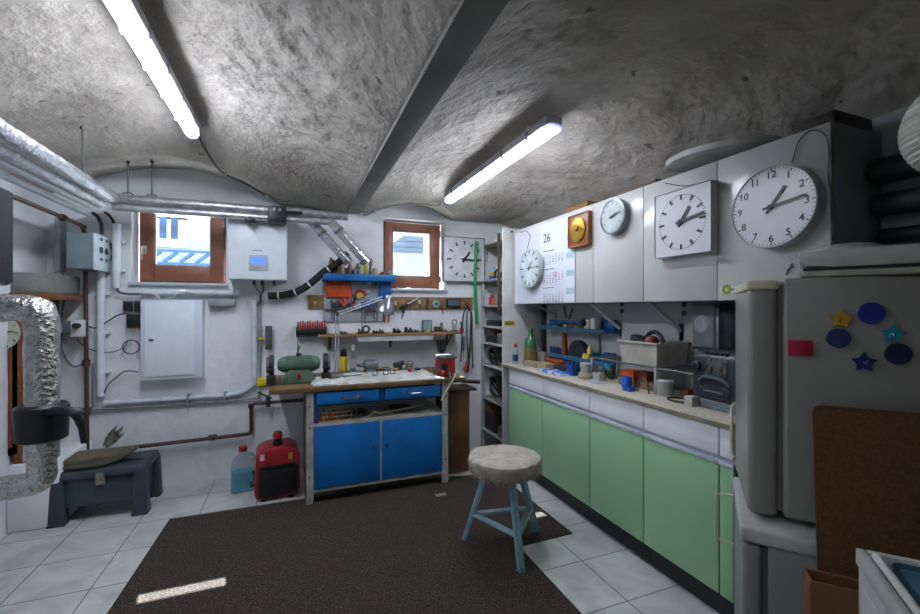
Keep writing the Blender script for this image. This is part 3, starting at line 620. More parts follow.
MB().box((XL+.015, 3.5, zc1+.002), (b.x, 3.9, b.z), .006).build('storage_box', mat('#7e827a', .6), cat='box', label='flat grey box lying on top of the wooden clock case')
v = at_y(14, 240, 2.5)
s = MB(); z0, z1 = at_y(14, 286, 2.5).z, at_y(14, 191, 2.5).z
t = thing('loudspeaker', 'dark speaker box with blue edges cut by the left frame edge', 'speaker', (v.x-.15, 2.25, z0))
s.box((v.x-.3, 2.0, z0), (v.x, 2.5, z1), .02, 4); s.build('cabinet', mat('#15243f', .4), t)
MB().box((v.x-.01, 2.02, z0+.012), (v.x+.004, 2.488, z1-.012), .004).build('grille', mat('#1c2024', .8, bump=.5, bscale=200), t)
s = MB(); s.box((XL, 2.3, z0+.1), (v.x-.3, 2.34, z0+.16)); s.build('wall_bracket', BLACK, t)
# ================================================================ WORKBENCH
BX0, BX1, BY0, BY1, BT = .075, 1.15, 3.19, 3.86, .84
t = thing('workbench', 'steel-framed workbench with two blue drawers and two blue doors', 'workbench', ((BX0+BX1)/2, 3.5, 0))
MF = mat('#c3c1b8', .5, .1, var=.2, scale=9); BL = mat('#1274c2', .4, var=.2, scale=5, col2='#0f62a8')
for x in (BX0, BX1-.055):
    for y in (BY0, BY1-.05):
        s = MB(); s.box((x, y, .03), (x+.055, y+.006, BT-.045)); e = x if x == BX0 else x+.049; s.box((e, y, .03), (e+.006, y+.05, BT-.045)); s.box((x+.004, y+.002, .0), (x+.05, y+.045, .035), .004)
        l = s.build('leg', MF, t)
        if y == BY0:
            for z in (.2, .55, .7): MB().cyl((x+.028, y-.004, z), (x+.028, y+.002, z), .006, n=10).build('rivet', DSTEEL, l)
s = MB(); s.box((-.16, BY0-.02, BT-.035), (BX1+.14, BY1, BT), .004); s.build('worktop', mat('#7a5c3c', .6, var=.25, scale=8, bump=.2), t)
s = MB(); x0, x1 = BX0+.055, BX1-.055
s.box((x0-.03, BY0+.004, .085), (x1+.03, BY0+.05, .105)); s.box((x0-.02, BY0+.002, .553), (x1+.02, BY1-.06, .575)); s.box((BX0+.006, BY0+.05, .09), (BX0+.012, BY1-.05, .56)); s.box((BX1-.012, BY0+.05, .09), (BX1-.006, BY1-.05, .56)); s.box((x0, BY0+.05, .09), (x1, BY1-.05, .1)); s.box((x0, BY1-.06, .1), (x1, BY1-.05, .56)); s.build('carcass', MF, t)
MB().box((x0-.02, BY0+.03, .69), (x1+.02, BY1-.06, .70)).build('drawer_rail', mat('#0e3f66', .5), t)
for q in (((x0, BY0+.006, .565), (x0+.035, BY0+.014, .80)), ((.595, BY0+.006, .70), (.635, BY0+.03, .803)), ((x1-.02, BY0+.006, .69), (x1+.005, BY0+.014, .80))): MB().box(*q).build('blue_panel', mat('#0c4a7e', .45), t)
xm = at_y(381, 440, BY0).x
for i, (a0, a1) in enumerate(((x0+.004, xm-.008), (xm+.008, x1-.002))):
    d = MB().box((a0, BY0-.002, .108), (a1, BY0+.016, .55), .003).build('door', BL, t)
    kx = a1-.045 if i == 0 else a0+.035
    s = MB(); s.cyl((kx, BY0-.002, .37), (kx, BY0-.02, .37), .007); s.cyl((kx, BY0-.02, .37), (kx, BY0-.028, .37), .013); s.build('knob', STEEL if i == 0 else mat('#0b3a66', .4), d)
MB().box((xm-.007, BY0-.004, .105), (xm+.007, BY0+.01, .553)).build('door_trim', mat('#b9bfc4', .4, .4), t)
for i, (p0, p1) in enumerate(((317, 379), (385, 440))):
    a0, a1 = at_y(p0, 400, BY0).x, at_y(p1, 400, BY0).x
    d = MB().box((a0, BY0-.008, .708), (a1, BY0+.012, .795), .004).build('drawer', BL, t)
    MB().box((a0+.01, BY0+.02, .71), (a1-.01, BY0+.5, .78)).build('drawer_box', mat('#0c4272', .5), d)
    m_ = (a0+a1)/2+.015; s = MB(); s.tube(smooth_path([(m_-.055, BY0-.006, .752), (m_-.045, BY0-.028, .748), (m_, BY0-.034, .746), (m_+.045, BY0-.028, .748), (m_+.055, BY0-.006, .752)], 5), .006, 8)
    for k in (-1, 1): s.lathe((m_+k*.058, BY0-.008, .752), [(.016, 0), (.014, .004), (.004, .006)], 14, 'y')
    s.build('handle', STEEL, d)
# things in the open slot
a = at_y(316, 420, BY0+.03).x; b = at_y(352, 420, BY0+.03).x
t = thing('wire_basket', 'small wire basket filled with orange items in the open slot of the bench', 'basket', ((a+b)/2, 3.3, .576))
s = MB()
for k in range(8):
    x = a+(b-a)*k/7
    s.tube([(x+.008*(3.5-k)/3.5, BY0+.03, .58), (x, BY0+.02, .67)], .0025, 6); s.tube([(x+.008*(3.5-k)/3.5, BY0+.15, .58), (x, BY0+.16, .67)], .0025, 6)
for z in (.58, .61, .64, .67): s.tube([(a, BY0+.02, z), (b, BY0+.02, z), (b, BY0+.16, z), (a, BY0+.16, z), (a, BY0+.02, z)], .003, 6)
s.build('wire', mat('#a58f6a', .5), t)
random.seed(3)
for k in range(5): MB().box((a+.02+k*.024, BY0+.035, .580), (a+.038+k*.024, BY0+.12, .615+random.uniform(0, .02)), .005).build('cartridge', (ORANGE, YELLOW, ORANGE, RED, ORANGE)[k], cat='cartridge', label=('orange', 'yellow', 'second orange', 'red', 'rightmost orange')[k]+' packet standing inside the wire basket of the bench')
s = MB(); s.tube([(.52, BY0+.04, .585), (.57, BY0+.03, .62), (.60, BY0+.04, .60), (1.02, BY0+.10, .625)], .008, 8); s.build('bent_rod', mat('#8c8468', .5), cat='rod', label='long pale bent rod lying in the open slot under the right drawer')
for k, (x, w, h, m_, lab) in enumerate(((.40, .07, .04, BLACK, 'black tool case lying in the bench slot right of the wire basket'), (.49, .05, .03, DGREY, 'grey clamp lying in the bench slot under the gap between the drawers'), (.80, .16, .035, mat('#3a332c', .6), 'dark flat box at the back of the bench slot'))):
    s = MB(); s.box((x-w/2, BY0+.08, .576), (x+w/2, BY0+.26, .576+h), .006); s.box((x-w/2+.01, BY0+.074, .59), (x+w/2-.01, BY0+.08, .596), .001); s.build('tool_case', m_, label=lab, cat='case')
# cloth on the bench
def cloth(x0, x1, y0, y1, zb, amp, m, name, lab, cat, drop=0, seed=0, curl=.0):
    nx, ny = 60, 36; bm = bmesh.new(); g = []
    for i in range(nx+1):
        row = []
        for j in range(ny+1):
            u, v_ = i/nx, j/ny; x = x0+(x1-x0)*u; y = y0+(y1-y0)*v_
            n1 = noise.noise(V((x*9+seed, y*9, 1)))*.5+.5; n2 = noise.noise(V((x*28+seed, y*28, 4)))*.5+.5
            e = min(u, 1-u, v_, 1-v_); k = min(1, e*8)
            xx = x+.012*noise.noise(V((y*12+seed, 7, 0)))*(1 if u in (0, 1) else 0); yy = y+.02*noise.noise(V((x*10+seed, 3, 0)))*(1 if v_ in (0, 1) else 0)
            row.append(bm.verts.new((xx, yy, zb+.003+amp*(n1*.7+n2*.4)*(.25+.75*k))))
        g.append(row)
    for i in range(nx):
        for j in range(ny): bm.faces.new([g[i][j], g[i+1][j], g[i+1][j+1], g[i][j+1]])
    r = bmesh.ops.extrude_face_region(bm, geom=bm.faces[:]); 
    for e in r['geom']:
        if isinstance(e, bmesh.types.BMVert): e.co.z = zb+.001
    s = MB(); s.bm.free(); s.bm = bm; return s.build(name, m, label=lab, cat=cat, angle=70)
MCL = mat('#c9ccc9', .9, var=.12, scale=9, bump=.4, bscale=120, bdist=.003, col2='#a3a49c')
cloth(.29, 1.09, BY0-.005, 3.72, BT, .022, MCL, 'bench_cloth', 'white cloth spread over the middle and right of the bench top', 'cloth')
cloth(.12, .37, BY0+.005, BY0+.24, BT, .055, MCL, 'folded_rag', 'crumpled off-white rag on the front left of the bench top', 'cloth', seed=5)
# bench grinder
G = mat('#53705f', .45, var=.15, scale=12, bump=.1); gx, gy = .035, 3.42
t = thing('bench_grinder', 'old green bench grinder with two wheels at the left end of the bench', 'grinder', (gx, gy, BT))
s = MB(); vs = [(-.12, 0), (-.125, .02), (-.07, .10), (.07, .10), (.125, .02), (.12, 0)]
s.prism([(gx+x, gy-.07, BT+z) for x, z in vs], (0, .15, 0), .008); s.build('base', G, t)
s = MB(); s.lathe((gx-.15, gy, BT+.14), [(.02, 0), (.040, .006), (.054, .03), (.060, .05), (.060, .25), (.054, .27), (.040, .294), (.02, .30)], 28, 'x')
for k in range(12):
    an = PI*(.1+.8*k/11); s.bar((gx-.09, gy-.060*math.cos(an), BT+.14+.060*math.sin(an)), (gx+.09, gy-.060*math.cos(an), BT+.14+.060*math.sin(an)), .006, .006)
s.build('motor', G, t)
MB().box((gx-.015, gy-.076, BT+.035), (gx+.015, gy-.068, BT+.085), .003).build('switch_plate', mat('#a33438', .5), t)
MB().cyl((gx, gy-.076, BT+.06), (gx, gy-.084, BT+.06), .008).build('switch', BLACK, t)
for sx in (-1, 1):
    x = gx+sx*.19; s = MB(); s.lathe((x-.018, gy, BT+.14), [(.02, 0), (.072, .003), (.075, .01), (.075, .03), (.072, .035), (.02, .036)], 28, 'x'); g_ = s.build('wheel_guard', mat('#26292b', .5), t)
    MB().lathe((x-.011+sx*.022, gy-.004, BT+.14), [(.01, 0), (.062, 0), (.062, .022), (.01, .022)], 28, 'x').build('grinding_wheel', mat('#77787a', .9), t)
    s = MB(); s.box((x-.028, gy-.115, BT+.115), (x+.028, gy-.08, BT+.122), .002); s.bar((x, gy-.085, BT+.11), (x, gy-.02, BT+.06), .016, .008); s.build('tool_rest', mat('#2b2e30', .5), t)
    s = MB(); s.box((x-.03, gy-.10, BT+.01), (x+.03, gy-.03, BT+.075), .006); s.build('catch_tray', mat('#202427', .5), t)
MB().lathe((gx, gy, BT+.198), [(.012, 0), (.02, .006), (.02, .02), (.01, .026)], 12).build('oil_cap', DGREY, t)
a = at_y(266, 378, 3.5); s = MB(); s.box((-.23, 3.40, BT-.02), (-.11, 3.52, BT+.05), .006)
MB().box((-.245, 3.36, BT-.032), (-.165, 3.5, BT-.002), .003).build('bench_extension', mat('#c9cbc8', .6), cat='board', label='white slab end under the yellow box left of the green grinder')
s = MB(); s.box((-.245, 3.34, BT+.002), (-.155, 3.44, BT+.055), .004); s.build('yellow_box', YELLOW, cat='box', label='yellow box below the left wheel of the green grinder')
s = MB(); s.bar((.045, 3.62, BT+.26), (-.0, 3.66, BT+.12), .012, .006); s.build('green_hook', mat('#3c6b4b', .5), cat='tool', label='green hooked tool leaning behind the grinder')
MB().tube([(.03, 3.86, 1.12), (.03, 3.83, .96)], .004, 6).build('hanging_rod', BLACK, cat='rod', label='thin black rod hanging below the red screwdriver rack')
# lamp arm
p0 = at_y(355, 372, 3.5); p1 = at_y(355, 314, 3.5); p2 = at_y(382, 300, 3.42); p3 = at_y(386, 300, 3.4)
xA = at_y(354, 350, 3.6).x; 
LA = at_y(336.5, 367, 3.55); LB = at_y(337.5, 314, 3.55); LC = at_y(383, 298, 3.42)
t = thing('desk_lamp', 'chrome jointed desk lamp standing on the bench with its arm raised right', 'lamp', (LA.x, 3.55, BT))
MB().lathe((LA.x, 3.55, BT+.004), [(.075, 0), (.075, .012), (.06, .02), (.012, .024), (.012, .04)], 28).build('base', mat('#b9c4cc', .3, .6), t)
s = MB()
for k in (-.011, .011): s.cyl((LA.x+k, 3.55, BT+.03), (LB.x+k, 3.55, LB.z), .005, n=8)
s.build('arm', mat('#b4bac0', .4, .3), t)
s = MB()
for k in (-.01, .01): s.cyl((LB.x, 3.55+k*.5, LB.z+k), (LC.x, 3.42+k*.5, LC.z+k), .005, n=8)
s.build('arm', mat('#b4bac0', .4, .3), t)
MB().ball(LB, .017).build('joint', DGREY, t)
hd = at_y(387, 304, 3.40); s = MB(frame(hd, (1, 0, 0), (0, 1, 0)) @ Matrix.Rotation(.25, 4, 'Y'))
s.lathe((0, 0, -.075), [(.075, 0), (.073, .02), (.062, .06), (.045, .09), (.032, .105), (.028, .14), (.012, .15)], 28); s.build('lamp_shade', mat('#a4a8ac', .3, .8), t)
# bench-top things
v = at_y(346, 358, 3.70)
def bottle(name, lab, cat, x, y, z, r, h, m, neck=.3, nr=.4, cap=None, caph=.1, liquid=None, group=None, lm=None):
    t = thing(name, lab, cat, (x, y, z), 0, group)
    MB().lathe((x, y, z), [(r*.9, 0), (r, h*.02), (r, h*(1-neck-caph-.1)), (r*.9, h*(1-neck-caph)), (r*nr, h*(1-caph-neck*.35)), (r*nr, h*(1-caph))], 20).build('bottle_body', m, t)
    if cap: MB().lathe((x, y, z+h*(1-caph)-.001), [(r*nr*1.15, 0), (r*nr*1.15, h*caph*.9), (r*nr*.9, h*caph)], 16).build('cap', cap, t)
    if lm: MB().lathe((x, y, z+h*.15), [(r*1.01, 0), (r*1.01, h*.35)], 20).build('paper_label', lm, t)
    return t
a = at_y(343.5, 366, 3.72); t = thing('oil_can', 'yellow tin with a dark cap standing behind the lamp base', 'can', (a.x, 3.72, BT+.024))
MB().lathe((a.x, 3.72, BT+.024), [(.032, 0), (.034, .004), (.034, .115), (.026, .128)], 20).build('can_body', YELLOW, t); MB().lathe((a.x, 3.72, BT+.15), [(.028, 0), (.03, .01), (.026, .05), (.012, .06)], 16).build('cap', BLACK, t)
a = at_y(353, 368, 3.66)
t = bottle('spray_bottle', 'grey slim bottle with a pointed nozzle right of the yellow tin', 'bottle', a.x, 3.66, BT+.024, .023, .23, mat('#7d7a80', .4), neck=.25, nr=.5, cap=mat('#b5b9c0', .4), caph=.22, lm=mat('#b8aeb4', .5))
a = at_y(371, 370, 3.74); t = thing('motor_tool', 'grey cylindrical electric motor lying at the back of the bench', 'motor', (a.x, 3.76, BT))
s = MB(); s.lathe((a.x-.065, 3.76, BT+.062), [(.018, -.03), (.02, 0), (.038, .01), (.045, .02), (.045, .115), (.04, .125), (.012, .13)], 24, 'x'); s.box((a.x-.04, 3.73, BT+.001), (a.x+.04, 3.79, BT+.025), .004); s.build('motor_body', mat('#7d8487', .45, .3, var=.2, scale=25), t)
s = MB(); s.lathe((a.x-.12, 3.76, BT+.062), [(.008, 0), (.012, .002), (.012, .03)], 14, 'x'); s.build('shaft', DSTEEL, t)
a = at_y(345, 369, 3.55); MB(rotz(.2, (a.x+.05, 3.50, BT))).box((-.08, -.05, .026), (.07, .05, .036), .003).build('notepad', mat('#cfd6da', .6), cat='pad', label='white pad lying beside the desk lamp base')
s = MB(rotz(.1, (.47, 3.60, BT+.022))); s.box((-.035, -.02, 0), (.035, .02, .02), .006); s.bar((-.035, .0, .012), (-.075, .01, .018), .018, .012); s.build('green_sander', mat('#3f7a58', .5), cat='tool', label='small green block lying on the cloth left of the grey motor')
def small_tool(kind, lab, p, q, m, m2=None, w=.012, group=None, z=None):
    t = thing(kind, lab, 'tool', ((p[0]+q[0])/2, (p[1]+q[1])/2, p[2]), 0, group); p, q = V(p), V(q); mid = p.lerp(q, .45)
    s = MB(); s.tube([p, p.lerp(mid, .1), p.lerp(mid, .9), mid], [w*.35, w*.5, w*.5, w*.35], 10); s.build('handle', m, t)
    s = MB(); s.tube([mid, mid.lerp(q, .8), q], [w*.18, w*.18, w*.3], 8); s.build('shaft', m2 or STEEL, t); return t
ZB = BT+.027
small_tool('screwdriver', 'red-handled screwdriver on the white cloth near the vise', (.90, 3.52, ZB+.004), (.96, 3.47, ZB+.004), RED, w=.02)
small_tool('screwdriver', 'yellow-handled screwdriver lying diagonally at the back of the cloth', (.84, 3.63, ZB+.004), (.72, 3.58, ZB+.004), mat('#a88d3c', .5), w=.022)
small_tool('file', 'dark file lying on the cloth beside the red vise', (1.02, 3.56, ZB+.004), (.95, 3.66, ZB+.004), DGREY, w=.022)
small_tool('file', 'long brown-handled file at the back right of the cloth', (.66, 3.66, ZB+.004), (.80, 3.69, ZB+.004), mat('#6b4a2e', .5), w=.02)
for k, (x, y) in enumerate(((.60, 3.40), (.685, 3.39), (.75, 3.43))):
    s = MB(); s.torus((x, y, ZB+.002), .019, .003, 'z', arc=(-2.8, .2)); s.tube([(x-.018, y-.004, ZB+.002), (x-.02, y-.01, ZB+.026)], .0028, 6); s.tube([(x+.018, y+.004, ZB+.002), (x+.02, y, ZB+.026)], .0028, 6)
    s.build('spectacle_ring', DSTEEL, cat='hook', label=('left', 'middle', 'right')[k]+' of three dark wire hooks lying on the white cloth', group='wire hooks on the cloth')
back = [(.60, .04, .035, BLACK, 'black round pot', 'pot'), (.68, .04, .035, mat('#33302a', .6), 'dark brown round pot', 'pot'), (.77, .09, .02, mat('#5b5446', .5), 'flat brown tin', 'tin'), (.88, .08, .06, mat('#3a3f44', .4), 'dark angular grinder head', 'tool'), (.985, .07, .045, mat('#8c867a', .5), 'pale curved casting', 'casting')]
for x, w, h, m_, nm, c_ in back:
    s = MB(); s.lathe((x, 3.80, BT+.001), [(w*.42, 0), (w*.5, .004), (w*.5, h), (w*.4, h+.004), (w*.38, h-.006)], 18)
    if c_ == 'tool': s.cyl((x-.05, 3.79, BT+.05), (x+.055, 3.79, BT+.065), .014, .02, n=12)
    if c_ == 'casting': s.torus((x, 3.79, BT+.045), .032, .008, 'y', arc=(0, PI))
    s.build(nm.split()[-1] if c_ != 'tool' else 'grinder_head', m_, cat=c_, label=nm+' at the back edge of the bench behind the cloth')
# vise
vx, vy = 1.17, 3.34
t = thing('bench_vise', 'red bench vise with a pale bar handle at the right end of the bench', 'vise', (vx, vy, BT))
RV = mat('#a02828', .35, var=.15, scale=20)
s = MB(); s.lathe((vx, vy+.02, BT+.001), [(.065, 0), (.065, .015), (.045, .03), (.04, .055)], 20); s.build('base', RV, t)
s = MB(); s.prism([(vx-.06, vy-.06, BT+.05), (vx+.055, vy-.06, BT+.05), (vx+.065, vy-.06, BT+.135), (vx+.04, vy-.06, BT+.16), (vx-.05, vy-.06, BT+.16)], (0, .16, 0), .008); s.build('body', RV, t)
s = MB(); s.prism([(vx-.055, vy-.115, BT+.03), (vx+.05, vy-.115, BT+.03), (vx+.05, vy-.115, BT+.15), (vx-.05, vy-.115, BT+.15)], (0, .045, 0), .008); s.build('front_jaw', RV, t)
s = MB(); s.box((vx-.065, vy-.12, BT+.148), (vx+.06, vy-.068, BT+.168), .003); s.box((vx-.065, vy-.064, BT+.148), (vx+.06, vy+.06, BT+.17), .003); s.build('jaw_plate', mat('#77777c', .4, .6), t)
s = MB(); s.cyl((vx-.05, vy-.13, BT+.09), (vx-.05, vy-.075, BT+.09), .028); s.build('boss', BLACK, t)
e0, e1 = at_y(459, 374, 3.12), at_y(443, 401, 3.12)
s = MB(); s.cyl((vx, vy-.16, (e0.z+e1.z)/2+.02), (vx, vy-.09, BT+.07), .013); s.build('spindle', DSTEEL, t)
s = MB(); s.cyl((e0.x, 3.17, e0.z), (e1.x, 3.155, e1.z), .007, n=10); s.ball((e0.x, 3.17, e0.z), .011); s.ball((e1.x, 3.155, e1.z), .009); s.build('handle', mat('#b8bb9e', .5), t)
# crate right of bench
a, b = at_z(450, 478), at_z(478, 474)
t = thing('wooden_bin', 'tall brown wooden bin standing on the floor right of the workbench', 'bin', (1.33, 3.4, 0))
WB = mat('#7d5334', .55, var=.25, scale=5); x0, x1, y0, y1, zt = 1.175, 1.40, 3.36, 3.6, at_y(460, 391, 3.36).z
MB().box((x0, y0, .009), (x1, y0+.014, zt), .002).build('front_panel', WB, t); MB().box((x0, y0+.014, .009), (x0+.014, y1, zt)).build('side_panel', WB, t); MB().box((x1-.014, y0+.014, .009), (x1, y1, zt)).build('side_panel', WB, t); MB().box((x0+.014, y1-.014, .009), (x1-.014, y1, zt)).build('back_panel', WB, t)
s = MB(); s.box((x0-.02, y0-.035, zt), (x1+.06, y1, zt+.016), .003); s.build('lid', mat('#3a2820', .5), t)
s = MB(); P = [at_y(443, 383, 3.6), at_y(470, 382, 3.6), at_y(479, 382, 3.55)]; s.tube([at_y(461, 381, 3.5), at_y(480, 382, 3.42)], .016, 10); s.build('black_tube', BLACK, cat='tube', label='short black tube lying across above the brown wooden bin')
# ================================================================ WALL SHELF AND TOOLS
sz = at_y(400, 333, 3.78).z; sx0, sx1 = at_y(319, 333, 3.74).x, at_y(462, 333, 3.74).x
t = thing('wall_shelf', 'long wooden shelf on the wall above the workbench', 'shelf', ((sx0+sx1)/2, 3.84, sz-.02))
MB().box((sx0, 3.74, sz-.02), (sx1, YB-.002, sz), .002).build('board', mat('#a07a50', .6, var=.2, scale=7), t)
for x in (sx0+.1, (sx0+sx1)/2, sx1-.08): s = MB(); s.box((x-.01, 3.78, sz-.028), (x+.01, YB-.002, sz-.02)); s.box((x-.01, YB-.012, sz-.14), (x+.01, YB-.002, sz-.02)); s.bar((x, 3.80, sz-.028), (x, YB-.01, sz-.13), .008); s.build('bracket', DGREY, t)
lx0, lx1 = at_y(357, 340, 3.77).x, at_y(433, 340, 3.77).x
t = thing('under_shelf_lamp', 'slim white lamp fixed under the wooden shelf, unlit', 'lamp', ((lx0+lx1)/2, 3.78, sz-.055))
MB().box((lx0, 3.75, sz-.046), (lx1, 3.81, sz-.0205), .004).build('housing', mat('#d5d8da', .4), t); MB().box((lx0+.01, 3.757, sz-.066), (lx1-.01, 3.803, sz-.046), .004).build('diffuser', mat('#e8ecee', .3), t)
MB().box((lx0-.06, 3.78, sz-.027), (lx0, 3.80, sz-.0205)).build('plug', WHITE, t)
# screwdriver rack
a, b = at_y(296, 337, 3.86), at_y(327, 331, 3.86)
t = thing('screwdriver_rack', 'black rack holding a row of red screwdrivers left of the shelf', 'rack', ((a.x+b.x)/2, 3.9, a.z))
s = MB(); s.box((a.x, 3.87, a.z), (b.x, YB-.002, a.z+.012), .002); s.box((a.x, 3.87, a.z+.012), (b.x, 3.878, b.z+.02), .002)
for x in (a.x, b.x-.008): s.box((x, 3.87, a.z), (x+.008, YB-.002, b.z+.035), .002)
s.build('rack_body', BLACK, t)
for k in range(12):
    x = a.x+.016+(b.x-a.x-.032)*k/11; q = thing('screwdriver', 'red-handled screwdriver standing in the black wall rack', 'screwdriver', (x, 3.91, a.z+.02), 0, 'red screwdrivers in the rack')
    MB().tube([(x, 3.91, a.z+.05), (x, 3.91, a.z+.058), (x, 3.91, a.z+.12+.006*(k % 3)), (x, 3.91, a.z+.126+.006*(k % 3))], [.004, .0075, .0075, .004], 8).build('handle', RED if k % 4 else mat('#7d2a2c', .4), q)
    MB().cyl((x, 3.91, a.z+.013), (x, 3.91, a.z+.05), .0025, n=6).build('shaft', STEEL, q)
# blue tool rack with tray
a, b = at_y(323, 280, 3.80), at_y(396, 274.5, 3.80); wb = at_y(323, 322, 3.93)
t = thing('tool_rack', 'bright blue tool tray and rail rack fixed to the wall under the ducts', 'rack', ((a.x+b.x)/2, 3.87, a.z))
s = MB(); s.box((a.x, 3.80, a.z), (b.x, YB-.003, a.z+.008)); s.box((a.x, 3.795, a.z+.004), (b.x, 3.803, b.z-.006), .002); s.box((a.x, 3.80, a.z), (a.x+.006, YB-.003, b.z)); s.box((b.x-.006, 3.80, a.z), (b.x, YB-.003, b.z)); s.build('tray', BLUE, t)
c0, c1 = at_y(380, 299, 3.90), at_y(391, 281, 3.90)
s = MB(); s.box((c0.x, 3.90, c0.z), (c1.x, YB-.003, a.z), .002)
for k in range(3): z = c0.z+(a.z-c0.z)*(k+.2)/3; s.box((c0.x-.004, 3.89, z), (c1.x+.004, 3.90, z+.018), .002)
s.build('back_plate', BLUE, t)
c0 = at_y(323, 322, 3.935); c1 = at_y(386, 283, 3.935)
MB().box((c0.x, 3.935, c0.z), (c1.x, YB-.002, c1.z), .002).build('tool_board', mat('#a9b2b8', .6), cat='board', label='pale board behind the hanging tools under the blue tray')
a0, b0 = at_y(326, 297, 3.9), at_y(351, 281.5, 3.9)
t = thing('orange_case', 'flat orange case standing under the blue tray', 'case', ((a0.x+b0.x)/2, 3.92, a0.z))
MB().box((a0.x, 3.90, a0.z), (b0.x, 3.934, b0.z-.002), .004).build('lid', mat('#d2501f', .45), t); MB().box((a0.x+.006, 3.894, a0.z+.02), (a0.x+.014, 3.90, a0.z+.05), .001).build('latch', DGREY, t)
zr = at_y(340, 309, 3.9).z; s = MB(); s.box((c0.x+.01, 3.915, zr-.005), (c1.x-.01, 3.934, zr+.004)); s.box((c0.x+.01, 3.90, zr-.005), (c1.x-.01, 3.915, zr-.002)); s.build('tool_rail', mat('#7d868c', .4, .5), cat='rail', label='thin grey rail holding the row of hanging pliers and drivers')
random.seed(11)
cols = [(BLUE, 'blue'), (DGREY, 'dark grey'), (RED, 'red'), (ORANGE, 'orange'), (BLACK, 'black'), (mat('#5b3a8c', .4), 'violet'), (mat('#2c6fb3', .4), 'light blue')]
seqs = [(332, 1), (334.5, 4), (337, 1), (341, 2), (344, 3), (347, 3), (350, 5), (353, 2), (362, 4), (365, 0), (368, 6), (371, 0), (374, 0), (377, 1)]
for k, (px, ci) in enumerate(seqs):
    m_, cn = cols[ci]; x = at_y(px, 300, 3.9).x; zt = at_y(px, 299+random.uniform(-1, 3), 3.9).z; zb = at_y(px, 321+random.uniform(-5, 8), 3.9).z
    nm = 'pliers' if ci in (2, 3, 5) else 'screwdriver'
    near = ('below the orange case' if px < 352 else 'right of the red wall tool')
    ordn = ['leftmost', 'second', 'third', 'fourth', 'fifth', 'sixth', 'seventh', 'eighth', 'ninth', 'tenth', 'eleventh', 'twelfth', 'thirteenth', 'rightmost'][k]
    q = thing(nm, '%s-handled hand tool hanging %s, %s in the rail row' % (cn, near, ordn), nm, (x, 3.91, zb), 0, 'hand tools hanging on the rail')
    if nm == 'pliers':
        for sg in (-1, 1): MB().tube(smooth_path([(x+sg*.003, 3.905, zt-.045), (x+sg*.014, 3.905, zt-.02), (x+sg*.011, 3.905, zt)], 4), .0075, 8).build('handle', m_, q)
        MB().tube([(x, 3.905, zt-.04), (x, 3.905, zt-.06), (x, 3.905, zt-.095)], [.007, .009, .002], 8).build('jaw', DSTEEL, q)
    else:
        MB().tube([(x, 3.905, zt-.06), (x, 3.905, zt-.055), (x, 3.905, zt-.01), (x, 3.905, zt)], [.006, .012, .012, .008], 8).build('handle', m_, q)
        MB().cyl((x, 3.905, zt-.06), (x, 3.905, zb), .004, n=6).build('shaft', DSTEEL, q)
# red / yellow tool in middle
v = at_y(360, 295, 3.9); t = thing('angle_gauge', 'red arched tool with a yellow centre hanging in the middle of the tool board', 'tool', (v.x, 3.91, v.z-.06))
MB().torus((v.x, 3.915, v.z), .042, .012, 'y', 20, 8, (-.2, 3.4)).build('arch', RED, t); MB().lathe((v.x, 3.922, v.z-.005), [(.001, 0), (.03, 0), (.03, .02), (.001, .024)], 20, 'y').build('disc', mat('#c9a84a', .4), t); MB().bar((v.x-.042, 3.915, v.z), (v.x-.05, 3.915, v.z-.09), .014, .01).build('handle', DGREY, t)
for k, (px, py, m_, lab) in enumerate(((369, 283, WHITE, 'small white spool hanging under the blue tray'), (369, 291, mat('#b6bcc0', .4), 'small grey spool below the white spool'), (376, 284, BLACK, 'small black knob hanging left of the blue back plate'))):
    v = at_y(px, py, 3.9); MB().lathe((v.x, 3.932, v.z), [(.004, 0), (.016, .002), (.016, .006), (.008, .009), (.008, .02), (.016, .023), (.016, .028)], 16, 'y').build('spool', m_, cat='spool', label=lab)
v = at_y(387, 316, 3.9); t = thing('caulking_pliers', 'dark red pliers hanging below the shiny lamp shade', 'pliers', (v.x, 3.92, v.z-.06))
for sg in (-1, 1): MB().tube(smooth_path([(v.x+sg*.005, 3.92, v.z+.07), (v.x+sg*.025, 3.92, v.z+.01), (v.x+sg*.018, 3.92, v.z-.06)], 4), .007, 8).build('handle', mat('#7d2624', .45), t)
MB().box((v.x-.02, 3.915, v.z+.0), (v.x+.02, 3.925, v.z+.008)).build('cross_bar', mat('#7d2624', .45), t)
